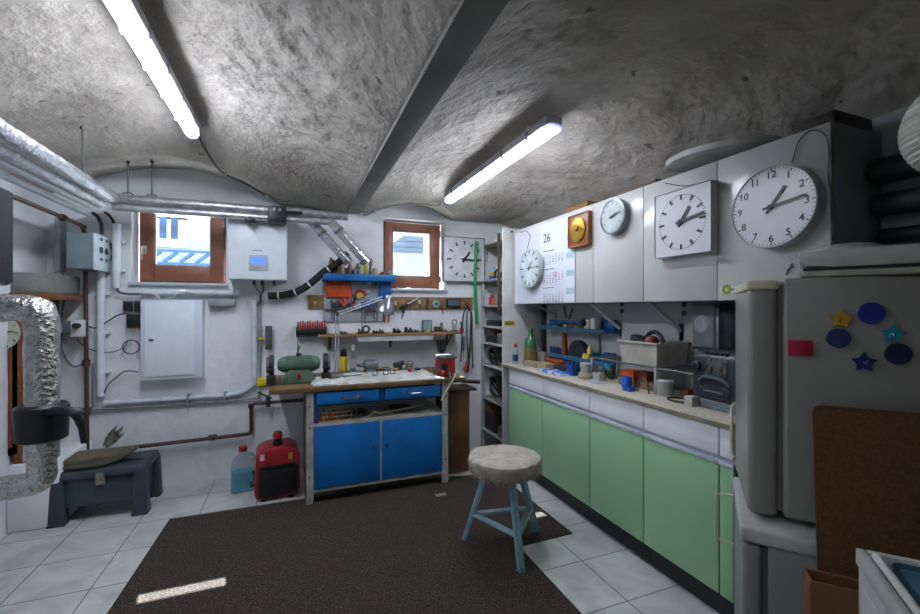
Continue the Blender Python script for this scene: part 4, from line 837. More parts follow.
# objects standing in the blue tray
random.seed(5); zt = a.z+.009
tray = [(329, 'brush', 'dark'), (333, 'bottle', 'dark green'), (337, 'pot', 'brown'), (342, 'bottle', 'cream'), (347, 'pot', 'black'), (350, 'bottle', 'pale pink'), (356, 'brush', 'grey'), (361, 'bottle', 'pale'), (366, 'bottle', 'yellow'), (369, 'brush', 'dark blue'), (375, 'pot', 'cream'), (383, 'pot', 'brick red'), (390, 'pot', 'grey')]
TC = {'dark': BLACK, 'dark green': mat('#26392c', .3), 'brown': mat('#5e4433', .5), 'cream': mat('#c7b892', .5), 'black': BLACK, 'pale pink': mat('#b9908a', .5), 'grey': GREY, 'pale': mat('#b9c4b8', .4), 'yellow': mat('#c4b82c', .5), 'dark blue': mat('#1c2c52', .4), 'brick red': mat('#7c3a2a', .5)}
for k, (px, kd, cn) in enumerate(tray):
    v = at_y(px, 272, 3.86); hh = random.uniform(.13, .19); m_ = TC[cn]; lab = '%s %s standing in the blue tray, %s from the left' % (cn, kd, ['first', 'second', 'third', 'fourth', 'fifth', 'sixth', 'seventh', 'eighth', 'ninth', 'tenth', 'eleventh', 'twelfth', 'last'][k])
    if kd == 'bottle': bottle('small_bottle', lab, 'bottle', v.x, 3.86, zt, .025, hh, m_, cap=BLACK, group='bottles and pots in the blue tray')
    elif kd == 'pot': MB().lathe((v.x, 3.86, zt), [(.024, 0), (.028, .003), (.029, hh*.55), (.026, hh*.6), (.022, hh*.5)], 16).build('small_pot', m_, cat='pot', label=lab, group='bottles and pots in the blue tray')
    else:
        q = thing('brush', lab, 'brush', (v.x, 3.86, zt), 0, 'brushes in the blue tray'); MB().cyl((v.x, 3.86, zt), (v.x+.015, 3.87, zt+hh*.8), .009, n=8).build('handle', m_, q); MB().cyl((v.x+.015, 3.87, zt+hh*.8), (v.x+.019, 3.873, zt+hh*1.15), .018, .012, n=8).build('bristles', mat('#8c7c5a', .9), q)
for k, (px, w, h, m_, lab) in enumerate(((326.5, .05, .09, mat('#3c4247', .5), 'dark grey block at the left end of the blue tray, in front'), (340, .06, .06, mat('#6b5c4c', .6), 'brown lump in the blue tray under the left duct end'), (353, .06, .08, BLACK, 'black lump in the blue tray between the two duct ends'), (364, .05, .06, mat('#3d6b4a', .5), 'green lump in the blue tray under the right duct end'), (372, .05, .08, mat('#8a9096', .5), 'grey lump in the blue tray right of the yellow bottle'), (379, .05, .06, mat('#b9a67c', .5), 'beige lump in the blue tray in front of the window frame'), (386.5, .05, .05, mat('#3a3f44', .5), 'dark lump near the right end of the blue tray'))):
    v = at_y(px, 272, 3.82); s = MB(); s.lathe((v.x, 3.825, zt), [(w*.4, 0), (w*.5, h*.1), (w*.42, h*.5), (w*.2, h*.75), (w*.22, h)], 12); s.bar((v.x-.01, 3.825, zt+h*.8), (v.x+.025, 3.83, zt+h*1.35), .009, .007); s.build('hand_tool', m_, cat='tool', label=lab)
# brown pegboard strips
c0, c1 = at_y(386, 309.5, 3.93), at_y(473, 297.5, 3.93)
MB().box((c0.x, 3.935, c0.z), (c1.x, YB-.002, c1.z), .002).build('tool_strip', mat('#8f7350', .8, var=.2, scale=20), cat='board', label='long brown board strip on the wall under the right window')
c0, c1 = at_y(308, 309, 3.93), at_y(324, 295, 3.93)
MB().box((c0.x, 3.935, c0.z), (c1.x, YB-.002, c1.z), .002).build('tool_strip', mat('#8a6c48', .8, var=.2, scale=20), cat='board', label='small square brown board on the wall left of the blue rack')
v = at_y(315, 303, 3.92); s = MB(); s.lathe((v.x, 3.934, v.z), [(.006, 0), (.018, .004), (.018, .015), (.006, .02)], 16, 'y'); s.cyl((v.x, 3.925, v.z), (v.x, 3.925, v.z-.05), .004, n=8); s.build('hook_tool', mat('#a98c58', .5), cat='tool', label='brass-coloured tool hanging on the small square brown board')
v = at_y(436, 304, 3.92); t = thing('tape_reel', 'green and white round reel hanging on the brown board strip', 'reel', (v.x, 3.92, v.z-.03))
MB().lathe((v.x, 3.934, v.z), [(.01, 0), (.036, .002), (.036, .018), (.01, .02)], 24, 'y').build('reel', mat('#8fb3a6', .5), t); MB().lathe((v.x, 3.915, v.z), [(.004, 0), (.018, .001), (.018, .006), (.004, .007)], 20, 'y').build('hub', mat('#35655a', .5), t)
a, b = at_y(447, 307, 3.9), at_y(461, 298.5, 3.9); t = thing('car_radio', 'flat black device with a grey face mounted on the brown board strip', 'device', ((a.x+b.x)/2, 3.92, a.z))
MB().box((a.x, 3.90, a.z), (b.x, 3.934, b.z), .003).build('housing', BLACK, t); MB().box((a.x+.012, 3.896, a.z+.014), (b.x-.012, 3.901, b.z-.014)).build('face_panel', mat('#5e656b', .4), t)
small_tool('chisel', 'white-tipped chisel fixed slanting on the left of the brown strip', at_y(399, 309, 3.91), at_y(418, 298, 3.91), BLACK, mat('#d8dadc', .4), .03)
small_tool('awl', 'dark awl hanging upright in the middle of the brown strip', at_y(428, 298, 3.92), at_y(427, 309, 3.92), mat('#4a3626', .5), BLACK, .022)
small_tool('awl', 'brown awl hanging right of the green reel', at_y(441, 303, 3.92), at_y(443, 314, 3.92), mat('#7c6240', .5), DGREY, .024)
for k, (p, q, m_, nm, lab) in enumerate(((( 389, 303), (392, 315), mat('#7c3a2a', .5), 'pliers', 'brown-red pliers hanging at the left end of the brown strip'), ((395, 301), (396, 312), mat('#b9a27a', .5), 'brush', 'pale brush hanging on the left of the brown strip'), ((404, 309), (402, 318), DGREY, 'key', 'dark hooked key hanging under the white-tipped chisel'), ((419, 300), (420, 309), mat('#cfc9b8', .5), 'tag', 'pale tag hanging between the chisel and the dark awl'), ((466, 301), (467, 308), mat('#6b5a40', .5), 'hook', 'brown hook at the right end of the brown strip'), ((410, 300), (411, 306), mat('#6a4d35', .5), 'peg', 'small brown peg on the brown strip above the shelf middle'))):
    small_tool(nm, lab, at_y(*p, 3.925), at_y(*q, 3.925), m_, DGREY, .03)
for px, w, h, m_, lab in ((397, .05, .03, mat('#c98a74', .5), 'small pinkish block on the sill of the right window'), (408, .07, .035, mat('#d8dade', .5), 'small white crumpled thing on the sill of the right window'), (401, .03, .02, mat('#8a5a3a', .5), 'tiny brown block on the sill of the right window')):
    v = at_y(px, 290, 3.97); s = MB(); s.lathe((v.x, 3.97, 1.566), [(w*.35, 0), (w*.5, h*.3), (w*.4, h*.8), (w*.2, h)], 9); s.build('sill_trinket', m_, cat='trinket', label=lab)
# items standing on shelf
def stand(name, lab, cat, px, y, w, h, m_, kind='box', d=.05, zz=None, group=None):
    x = at_y(px, 330, y).x; z = (sz if zz is None else zz)+.001
    s = MB()
    if kind == 'box': s.box((x-w/2, y-d/2, z), (x+w/2, y+d/2, z+h), min(w, h, d)*.15); s.box((x-w/2+w*.15, y-d/2-.002, z+h*.2), (x+w/2-w*.15, y-d/2+.001, z+h*.8), .0005)
    elif kind == 'cyl': s.lathe((x, y, z), [(w*.45, 0), (w/2, h*.06), (w/2, h*.9), (w*.42, h)], 18)
    elif kind == 'ring': s.torus((x, y, z+h/2), h/2-w*.12, w*.12, 'y')
    elif kind == 'lump':
        h *= 1.5
        s.lathe((x-w*.2, y, z), [(w*.2, 0), (w*.22, h*.2), (w*.15, h)], 10); s.box((x-w*.3, y-d/2, z), (x+w/2, y+d/2, z+h*.6), h*.15); s.cyl((x+w*.2, y-.01, z+h*.5), (x+w*.2, y-.01, z+h*.9), w*.12, n=10)
    return s.build(name, m_, cat=cat, label=lab, group=group)
stand('magnifier_ring', 'round magnifier ring standing on the wooden shelf behind the lamp arm', 'magnifier', 366, 3.82, .08, .075, DGREY, 'ring')
stand('small_box', 'small white box on the shelf below the lamp arm', 'box', 352, 3.80, .05, .022, WHITE)
for px, w, h, m_, n_, l_ in ((343, .07, .018, DGREY, 'clamp', 'flat dark clamp at the left end of the shelf'), (360, .05, .03, mat('#4c4036', .5), 'bracket', 'brown bracket left of the magnifier on the shelf'), (375, .06, .02, BLACK, 'clamp', 'black clamp right of the magnifier on the shelf'), (381, .05, .025, mat('#3c3c40', .5), 'knob', 'dark knob on the shelf under the red pliers'), (396, .08, .028, BLACK, 'cutter', 'black cutter lying on the shelf left of centre'), (408, .09, .034, mat('#2c2a2a', .5), 'clamp', 'bulky black clamp in the middle of the shelf'), (416, .05, .02, DGREY, 'file', 'grey stub beside the bulky black clamp on the shelf'), (427, .05, .022, mat('#b49b6c', .6), 'wedge', 'pale wooden wedge on the shelf below the grey screen'), (444, .06, .018, mat('#5a4a3c', .6), 'tin', 'flat brown tin on the shelf right of the grey screen')):
    stand(n_, l_, n_, px, 3.80, w, h, m_, 'lump')
a = at_y(422, 328, 3.84); t = thing('small_monitor', 'small grey-green screen standing on the shelf', 'screen', (a.x+.04, 3.84, sz))
a, b = at_y(422, 331, 3.84), at_y(432, 320, 3.84); MB().box((a.x, 3.83, sz+.006), (b.x, 3.86, b.z), .004).build('housing', mat('#4c5a60', .5), t); MB().box((a.x+.01, 3.826, sz+.018), (b.x-.01, 3.831, b.z-.01)).build('display', mat('#8ba3a2', .2), t); MB().box((a.x-.01, 3.81, sz+.0005), (b.x+.01, 3.88, sz+.008), .002).build('foot', BLACK, t)
stand('tin_box', 'dark box right beside the small grey screen on the shelf', 'box', 437, 3.85, .05, .05, mat('#4c3d3a', .5)); stand('wood_block', 'upright grey-brown block right of the dark box on the shelf', 'block', 441.5, 3.85, .02, .085, mat('#7b7768', .6))
a = at_y(455, 330, 3.82); t = thing('phone_charger', 'small white device with a black loop standing at the right end of the shelf', 'device', (a.x, 3.84, sz))
MB().box((a.x-.022, 3.82, sz+.008), (a.x+.022, 3.85, sz+.075), .006).build('body', mat('#a9adb6', .4), t); MB().torus((a.x, 3.835, sz+.09), .022, .005, 'y').build('loop', BLACK, t); MB().box((a.x-.03, 3.81, sz+.001), (a.x+.03, 3.87, sz+.01), .002).build('foot', BLACK, t)
# gloves / pot hung under shelf
v = at_y(442, 348, 3.93); t = thing('wire_brush', 'dark forked tool hanging on the wall under the shelf', 'tool', (v.x, 3.9, v.z-.08))
s = MB()
for k in range(4): x = v.x-.045+k*.03; s.tube(smooth_path([(v.x, 3.935, v.z-.05), (x*.7+v.x*.3, 3.935, v.z-.02), (x, 3.935, v.z+.08)], 4), .009, 8)
s.build('prong', mat('#55524e', .5), t); MB().cyl((v.x, 3.935, v.z-.05), (v.x, 3.935, v.z-.09), .014, .02).build('handle', mat('#4a4744', .5), t)
# hoses / clamps right of the shelf
for k, (pp, m_, r, lab) in enumerate((
    ([(461, 362), (462, 340), (463, 318), (466, 308), (470, 309), (471, 320), (470, 345), (468, 372)], BLACK, .007, 'looped black cable hanging right of the shelf'),
    ([(468, 358), (467, 335), (467, 316), (469, 310), (472, 316), (472, 340), (473, 368)], mat('#35404c', .5), .007, 'second dark cable loop hanging beside the green pole'))):
    P = [at_y(a_, b_, 3.86) for a_, b_ in pp]; pipe('hanging_cable', smooth_path(P, 5), r, m_, lab, 'cable', n=8)
small_tool('saw', 'orange-handled tool hanging right above the vise', at_y(466, 371, 3.92), at_y(470, 348, 3.92), mat('#c4501e', .5), mat('#c4501e', .5), .05)
small_tool('screwdriver', 'red-handled tool hanging at the right end of the shelf', at_y(462, 333, 3.72), at_y(461, 322, 3.72), mat('#9c2a34', .5), DGREY, .04)
small_tool('bar_clamp', 'teal bar clamp hanging under the right end of the shelf', at_y(464, 336, 3.93), at_y(463, 370, 3.93), mat('#4c7a80', .5), mat('#4c7a80', .5), .02)
a, b = at_y(475, 243, 3.78), at_y(476, 323, 3.78)
t = thing('green_pole', 'bright green plastic strip hanging upright beside the square wall clock', 'strip', (a.x, 3.78, b.z))
s = MB(); s.tube([at_y(476.5, 243, 3.85), at_y(475, 270, 3.88), at_y(475.5, 300, 3.90), at_y(477, 324, 3.92)], [.018, .016, .020, .017], 8); s.build('strip', GREEN, t)
v = at_y(476.5, 243, 3.86); MB().torus((v.x, 3.86, v.z+.0), .018, .006, 'y').build('ring', GREEN, t)
a = at_y(472, 285, 3.80); 
# ================================================================ CLOCKS
def clock(name, lab, M, shape, R, depth, face, rimm, num, hour, minute, hands=(BLACK, .55, .85), thick=.012, tick=True, numsize=.2, rim=.04, second=None, Rh=None):
    # local frame: x right, y up, z out of the wall; z=0 is the wall
    o = M @ V((0, 0, 0)); t = thing(name, lab, 'clock', o); 
    def B(): return MB(M)
    s = B()
    if shape == 'round':
        s.lathe((0, 0, 0), [(R*.93, 0), (R, depth*.1), (R, depth*.96), (R*(1-rim), depth), (R*(1-rim), depth-.006), (.001, depth-.006)], 56)
    else: s.box((-R, -R, 0), (R, R, depth-.006), .006); 
    if shape != 'round':
        w = R*rim
        for q in (((-R, -R, depth-.006), (R, -R+w, depth)), ((-R, R-w, depth-.006), (R, R, depth)), ((-R, -R+w, depth-.006), (-R+w, R-w, depth)), ((R-w, -R+w, depth-.006), (R, R-w, depth))): s.box(*q, .001)
    s.build('case', rimm, t)
    zf = depth-.004; s = B(); r = R*(1-rim)*.995
    if shape == 'round': s.lathe((0, 0, 0), [(r, depth-.007), (r, zf), (.001, zf)], 56)
    elif shape == 'inset': s.lathe((0, 0, 0), [(R*.70, depth-.008), (R*.72, depth+.003), (R*.66, depth+.004), (.001, depth+.004)], 48); zf = depth+.004
    else: s.box((-r, -r, depth-.008), (r, r, zf))
    dial = s.build('dial', face, t); r = R*(1-rim) if shape != 'inset' else R*.70
    if shape == 'square': r = R*.88
    s = B()
    if tick == 'bars':
        for k in range(60):
            a = k*PI/30; big = k % 5 == 0
            if big: s.bar((r*.71*math.sin(a), r*.76*math.cos(a), zf+.0008), (r*.94*math.sin(a), r*.94*math.cos(a), zf+.0012), r*.075, .0016)
            else: s.bar((r*.90*math.sin(a), r*.90*math.cos(a), zf+.0008), (r*.94*math.sin(a), r*.94*math.cos(a), zf+.0008), r*.024, .0014)
    elif tick:
        for k in range(60):
            a = k*PI/30; big = k % 5 == 0; i0 = .90 if big else .93
            s.bar((r*i0*math.sin(a), r*i0*math.cos(a), zf+.0008), (r*.97*math.sin(a), r*.97*math.cos(a), zf+.0008), r*(.026 if big else .012), .0012)
    if tick: s.build('minute_marks', hands[0], dial)
    if num:
        for k in range(1, 13):
            s = B(); a = k*PI/6; s.text(str(k), r*numsize, (r*.80*math.sin(a), r*.80*math.cos(a), zf+.0008), (1, 0, 0), (0, 1, 0), .0004, bold=r*.003); s.build('numeral', hands[0], dial)
    ah = 2*PI*(hour+minute/60)/12; am = 2*PI*minute/60
    for nm, a, L, w, dz in (('hour_hand', ah, hands[1], thick*1.25, .004), ('minute_hand', am, hands[2], thick, .008)):
        s = B(); z = zf+dz; s.bar((-r*.18*math.sin(a), -r*.18*math.cos(a), z), (r*L*math.sin(a), r*L*math.cos(a), z), w, .002); s.build(nm, hands[0], t)
    s = B(); s.lathe((0, 0, zf), [(thick*1.1, 0), (thick*1.1, .011), (.001, .012)], 16); s.build('hub', hands[0], t)
    return t
WX = 1.862                                          # front of the wall cabinet doors
def rw(px, py, x=WX-.0): 
    y, = [0] if False else [at_x(px, py, x)]; return y
def fr(px, py, x): return frame(at_x(px, py, x), (0, -1, 0), (0, 0, 1))
FACE = mat('#d3d6da', .35, var=.02)
def rad_x(px0, px1, x): return abs(at_x(px0, 200, x).y-at_x(px1, 200, x).y)/2
def rad_z(px, y0, y1, x): return (at_x(px, y0, x).z-at_x(px, y1, x).z)/2
dep = .065; R1 = rad_z(772, 165, 248, WX-dep)*.985
cdx = at_x(770.5, 207, WX-dep)
clock('wall_clock', 'largest round white clock with black numerals on the rightmost wall cabinet', frame((WX, cdx.y, cdx.z), (0, -1, 0), (0, 0, 1)), 'round', R1, dep, FACE, mat('#b9bcbf', .35), True, 1, 13.6, thick=.009, numsize=.25, rim=.02, hands=(mat('#15161a', .4), .56, .80))
dep = .05; c = at_x(680.5, 222, WX-dep); R2 = rad_x(652, 708, WX-dep)
clock('wall_clock', 'square white clock with black bars, on the wall cabinet left of the largest clock', frame((WX, c.y, c.z), (0, -1, 0), (0, 0, 1)), 'square', R2, dep, FACE, mat('#a9adb1', .4), False, 1, 13.4, thick=.013, tick='bars', rim=.02, hands=(mat('#15161a', .4), .58, .92))
dep = .045; c = at_x(611.5, 216.5, WX-dep); R3 = rad_z(611, 199, 234.5, WX-dep)
clock('wall_clock', 'small round clock with a silver-grey rim on the middle wall cabinet', frame((WX, c.y, c.z), (0, -1, 0), (0, 0, 1)), 'round', R3, dep, mat('#bcc5c6', .25), mat('#8d9296', .3, .6), True, 2, 12, thick=.006, numsize=.2, rim=.10, hands=(mat('#6d7376', .4), .45, .75))
dep = .035; c = at_x(577.5, 230, WX-dep); R4 = rad_z(577, 214, 247, WX-dep)
clock('wall_clock', 'small square wooden clock with a golden dial hung above the calendar', frame((WX, c.y, c.z), (0, -1, 0), (0, 0, 1)), 'inset', R4, dep, BRASS, mat('#8f5426', .4, var=.15, scale=8), False, 1, 15, thick=.005, tick=True, hands=(mat('#3a2c18', .4), .4, .7), rim=.08)
dep = .04; c = at_x(529, 268, WX-.014-dep); R5 = rad_z(529, 249, 287.5, WX-dep)
clock('wall_clock', 'small plain white round clock hanging over the left side of the calendar', frame((WX-.0145, c.y, c.z), (0, -1, 0), (0, 0, 1)), 'round', R5, dep, mat('#cdd6d8', .4), mat('#b9c1c2', .4), False, 1, 15, thick=.006, tick='bars', rim=.04, hands=(mat('#22252a', .4), .4, .7))
dep = .05; c = at_y(464.5, 259.5, YB-dep); R6 = (at_y(485, 260, YB-dep).x-at_y(443.5, 260, YB-dep).x)/2
clock('wall_clock', 'square grey-rimmed clock with black bars on the back wall beside the right window', frame((c.x, YB-.002, c.z), (1, 0, 0), (0, 0, 1)), 'square', R6, dep, mat('#dde1e4', .4), mat('#77787a', .5), False, 1, 15.5, thick=.016, tick='bars', rim=.035, hands=(mat('#17181c', .4), .5, .8))
def wire(pts, x, lab, r=.0022, m=DGREY): return pipe('clock_wire', smooth_path([at_x(a, b, x) for a, b in pts], 5), r, m, lab, 'wire', n=6)
wire([(792, 163), (799, 141), (812, 130), (826, 136), (829, 155), (828, 175), (834, 205), (832, 240)], WX-.004, 'thin dark wire looping from the largest clock over the cabinet end')
wire([(665, 183), (683, 186), (700, 183)], WX-.004, 'thin wire running over the top of the square barred clock on the cabinets')
wire([(527, 249), (529, 242), (530, 236), (526, 231), (520, 233)], WX-.017, 'thin wire above the small plain clock on the calendar')
s = MB(frame(at_x(784, 267, WX-.001), (0, -1, 0), (0, 0, 1))); 
a, b = at_x(786, 275, WX-.002), at_x(793, 262, WX-.002); s = MB(); s.bar(a, b.lerp(a, .1), .002, .006); s.bar(at_x(787, 270, WX-.002), at_x(794, 266, WX-.002), .002, .005); s.build('hook_mark', DGREY, cat='mark', label='small dark hook mark on the cabinet door below the largest clock')
# ================================================================ WALL CABINETS
ZU0, ZU1 = 1.442, 2.098; seams = [3.42, 2.872, 2.325, 1.885, 1.43, .972]
LABS = ['leftmost wall cabinet, its white door hidden behind the calendar', 'second white wall cabinet, partly behind the calendar and wooden clock', 'white wall cabinet carrying the small silver-rimmed clock', 'white wall cabinet carrying the square barred clock', 'rightmost white wall cabinet carrying the largest round clock']
EDGE = mat('#8a7f62', .5); INS = mat('#b9bab8', .6)
for k in range(5):
    y1, y0 = seams[k], seams[k+1]; t = thing('wall_cabinet', LABS[k], 'cabinet', (2.03, (y0+y1)/2, ZU0), 0, 'row of wall cabinets')
    s = MB(); s.box((WX+.024, y0+.001, ZU0), (XR-.004, y1-.001, ZU1), .001); s.build('body', mat('#7f8385', .5, var=.05) if k == 4 else mat('#8d8f8e', .5), t)
    MB().box((WX+.002, y0+.0025, ZU0-.006), (WX+.022, y1-.0025, ZU1-.002), .0015).build('door', LAM, t)
    MB().box((WX+.0045, y0+.0002, ZU0-.004), (WX+.02, y0+.0024, ZU1-.003)).build('door_edge', EDGE, t)
for i, (px0, py0, px1, py1) in enumerate(((530, 305, 549, 315), (589, 303, 620, 330), (646, 301, 686, 333))):
    y = at_x(px0, py0, 1.93).y-.02; zb = at_x(px1, py1, XR-.03).z
    t = thing('cabinet_bracket', ['left', 'middle', 'right'][i]+' slanted metal strut bracing the wall cabinets above the counter', 'bracket', (2.05, y, zb))
    MB().bar((1.93, y, ZU0-.004), (XR-.02, y, zb+.01), .024, .014).build('strut', mat('#d2d5d6', .45), t); s = MB(); s.box((XR-.012, y-.016, zb-.05), (XR-.001, y+.016, zb+.05)); s.build('mounting_plate', mat('#9da1a2', .45), t); MB().box((1.90, y-.014, ZU0-.010), (1.96, y+.014, ZU0-.006)).build('mounting_plate', mat('#9da1a2', .45), t)
# sticker
t = thing('door_sticker', 'small green and white sticker low on the rightmost wall cabinet door', 'sticker', at_x(727, 289, WX))
v = at_x(726.5, 289.5, WX-.0005); M = frame((WX+.0015, v.y, v.z), (0, -1, 0), (0, 0, 1)); a = at_x(741, 288.5, WX)
MB(M).box((-.03, -.014, 0), (v.y-a.y+.004, .014, .0012)).build('backing', WHITE, t)
MB(M).lathe((0, 0, .001), [(.023, 0), (.023, .001), (.001, .001)], 24).build('emblem', mat('#7da03a', .5), t)
MB(M).lathe((0, 0, .002), [(.009, 0), (.009, .001), (.001, .001)], 20).build('emblem_centre', mat('#c9d66a', .5), t)
s = MB(M)
for k in range(7): s.box((.022+k*.0058, -.004, .001), (.0262+k*.0058, .004, .0018))
s.build('lettering', mat('#2f4a7a', .5), t)
# calendar
ya, yb_ = at_x(516.5, 260, WX).y, at_x(575.5, 260, WX).y; zt = at_x(576, 211.5, WX).z; zb = at_x(570, 302.5, WX).z
ya = 3.40
t = thing('wall_calendar', 'long white paper calendar with day grids and a large 26 hung on the left cabinets', 'calendar', (WX, (ya+yb_)/2, zb))
M = frame((WX-.0005, ya, zb), (0, -1, 0), (0, 0, 1)); W_, H_c = ya-yb_, ZU1-.03-zb
cx0 = ya-at_x(541, 260, WX).y
MB(M).box((.004, 0, 0), (W_, H_c, .003)).build('backing_sheet', mat('#c9ccd6', .6, var=.02), t)
MB(M).box((cx0, .01, .003), (W_-.004, H_c-.004, .005)).build('month_sheet', mat('#cfd3de', .6, var=.02), t)
v = at_x(547.5, 238.5, WX); MB(M).text('26', .10, (ya-v.y, v.z-zb, .0055), (1, 0, 0), (0, 1, 0), .0003).build('week_number', mat('#24272d', .6), t)
gx0 = ya-at_x(543.5, 260, WX).y; gx1 = ya-at_x(564.5, 260, WX).y
d0 = [1, 3, 6]
for b in range(3):
    top = H_c-.245-b*.145; dd = 1-d0[b]; s = MB(M); h_ = MB(M)
    h_.box((gx0, top+.022, .005), (gx0+.16, top+.028, .0055)); h_.build('month_heading', mat('#5b626e', .6), t)
    for r in range(1, 7):
        for c_ in range(7):
            x = gx0+(gx1-gx0)*(c_+.5)/7; y = top-.018*r+.009; dd += 1
            if 0 < dd <= 31: s.text(str(dd), .0175, (x, y, .0055), (1, 0, 0), (0, 1, 0), .0002, bold=.0004)
    s.build('day_numbers', mat('#4b525e', .6), t)
s = MB(M)
for b in range(3):
    top = H_c-.245-b*.145
    for r in range(7): s.box((gx0-.005, top+.008-.018*r, .005), (gx1+.005, top+.009-.018*r, .0053))
s.build('grid_lines', mat('#9aa3b4', .6), t)
v = at_x(556, 274, WX); s = MB(M); w_ = .017
for q in (((-w_, -w_), (w_, -w_+.004)), ((-w_, w_-.004), (w_, w_)), ((-w_, -w_), (-w_+.004, w_)), ((w_-.004, -w_), (w_, w_))): s.box((ya-v.y+q[0][0], v.z-zb+q[0][1], .0055), (ya-v.y+q[1][0], v.z-zb+q[1][1], .0075))
s.build('date_marker', mat('#b8505a', .5), t)
for k in range(4): y = .06+k*.13; MB(M).box((gx1+.03, y, .005), (W_-.01, y+.045, .0055)).build('side_block', mat('#a9c3cf', .6), t)
# round tray on top of the cabinets
M = Matrix.Translation((2.0, at_x(712, 165, 1.98).y-.02, 2.155)) @ Matrix.Rotation(.16, 4, 'Y') @ Matrix.Rotation(.10, 4, 'X')
t = thing('oval_tray', 'large pale oval tray lying on top of the wall cabinets under the vault', 'tray', M.translation)
s = MB(M @ Matrix.Diagonal((.9, 1.9, 1, 1))); s.lathe((0, 0, -.02), [(.12, 0), (.155, .016), (.165, .040), (.160, .044), (.145, .028), (.001, .026)], 40); s.build('tray_shell', mat('#a9a9a4', .5), t)
for k, (y, w, h, m_, lab) in enumerate(((2.55, .25, .05, BROWNCARD, 'flat brown carton on top of the wall cabinets above the silver-rimmed clock'), (2.0, .35, .03, mat('#5b4a3c', .7), 'thin brown board on top of the wall cabinets above the barred clock'), (1.05, .15, .05, mat('#3a3230', .6), 'dark package on top of the rightmost wall cabinet at its end'))):
    s = MB(); s.box((WX+.03, y-w/2, ZU1+.002), (XR-.06, y+w/2, ZU1+h), .004); s.box((WX+.028, y-w/2+.01, ZU1+h*.5), (WX+.031, y+w/2-.01, ZU1+h*.56)); s.build('storage_carton', m_, cat='carton', label=lab)
a = at_x(524, 222, 1.9); b = at_x(520, 231, 1.86)
s = MB(); p_ = V((1.83, 3.47, 2.03)); s.bar((1.86, 3.44, 2.10), (1.80, 3.52, 2.05), .02, .012); s.build('dark_clip', BLACK, cat='clip', label='small dark clip on top of the white side panel end', origin=None)
# ================================================================ BASE CABINETS
KX = 1.765; bs = [3.335, 2.795, 2.235, 1.785, 1.345, 1.275]
GRN = mat('#98c497', .3, var=.05, scale=2.5); DRW = mat('#f0f3f8', .3, var=.03)
BL_ = ['leftmost green base cabinet with white drawer, partly behind the stool', 'second green base cabinet from the back wall, right of the stool seat', 'middle green base cabinet of the row', 'wide green base cabinet left of the last narrow one', 'narrow last green base cabinet beside the fridge, nearest the camera']
for k in range(5):
    y1, y0 = bs[k], bs[k+1]; t = thing('base_cabinet', BL_[k], 'cabinet', (1.97, (y0+y1)/2, 0), 0, 'row of green base cabinets')
    MB().box((KX+.02, y0+.001, .12), (XR-.004, y1-.001, .872)).build('body', mat('#4c4e4b', .6), t)
    MB().box((KX, y0+.004, .125), (KX+.019, y1-.004, .700), .0015).build('door', GRN, t)
    MB().box((KX, y0+.004, .742), (KX+.019, y1-.004, .868), .0015).build('drawer', DRW, t)
    MB().box((KX-.006, y0+.001, .704), (KX+.018, y1-.001, .722), .002).build('handle_strip', mat('#c9d1dc', .35), t)
    MB().box((KX+.010, y0+.001, .722), (KX+.019, y1-.001, .747)).build('grip_recess', mat('#a9b3c0', .5), t)
    MB().box((KX+.05, y0+.001, .001), (KX+.065, y1-.001, .12)).build('kick_plate', mat('#1e1f22', .5), t)
d = None and MB().tube(smooth_path([(KX-.002, bs[4]-.02, .52), (KX-.045, bs[4]-.02, .515), (KX-.05, bs[4]-.02, .40), (KX-.045, bs[4]-.02, .30), (KX-.002, bs[4]-.02, .295)], 5), .008, 8)
t = thing('countertop', 'long cream speckled worktop over the green base cabinets', 'worktop', (1.97, 2.3, .872))
MB().box((KX-.018, bs[5]-.002, .873), (XR-.004, 3.44, .902), .003).build('slab', mat('#cfc8b6', .3, var=.12, scale=60, contrast=(.3, .5)), t); MB().box((KX-.0195, bs[5]-.002, .876), (KX-.0175, 3.44, .894)).build('front_edge', mat('#8e8775', .5), t)
# side panel, yellow label
t = thing('tall_panel', 'tall white panel with a small yellow label at the far end of the counter', 'panel', (1.98, 3.46, 0))
MB().box((1.765, 3.446, .001), (XR-.004, 3.470, 2.13), .002).build('panel_board', mat('#c5c6c2', .5, var=.06, scale=6), t)
a, b = at_y(504.5, 325.5, 3.445), at_y(514.5, 321, 3.445); MB().box((a.x, 3.4445, a.z), (b.x, 3.446, b.z)).build('yellow_label', mat('#a48f22', .5), t)
s = MB(); z0 = (a.z+b.z)/2
for k in range(6): s.box((a.x+.012+k*.014, 3.4435, z0-.006), (a.x+.021+k*.014, 3.4446, z0+.006))
s.build('label_print', mat('#4c400e', .5), t)
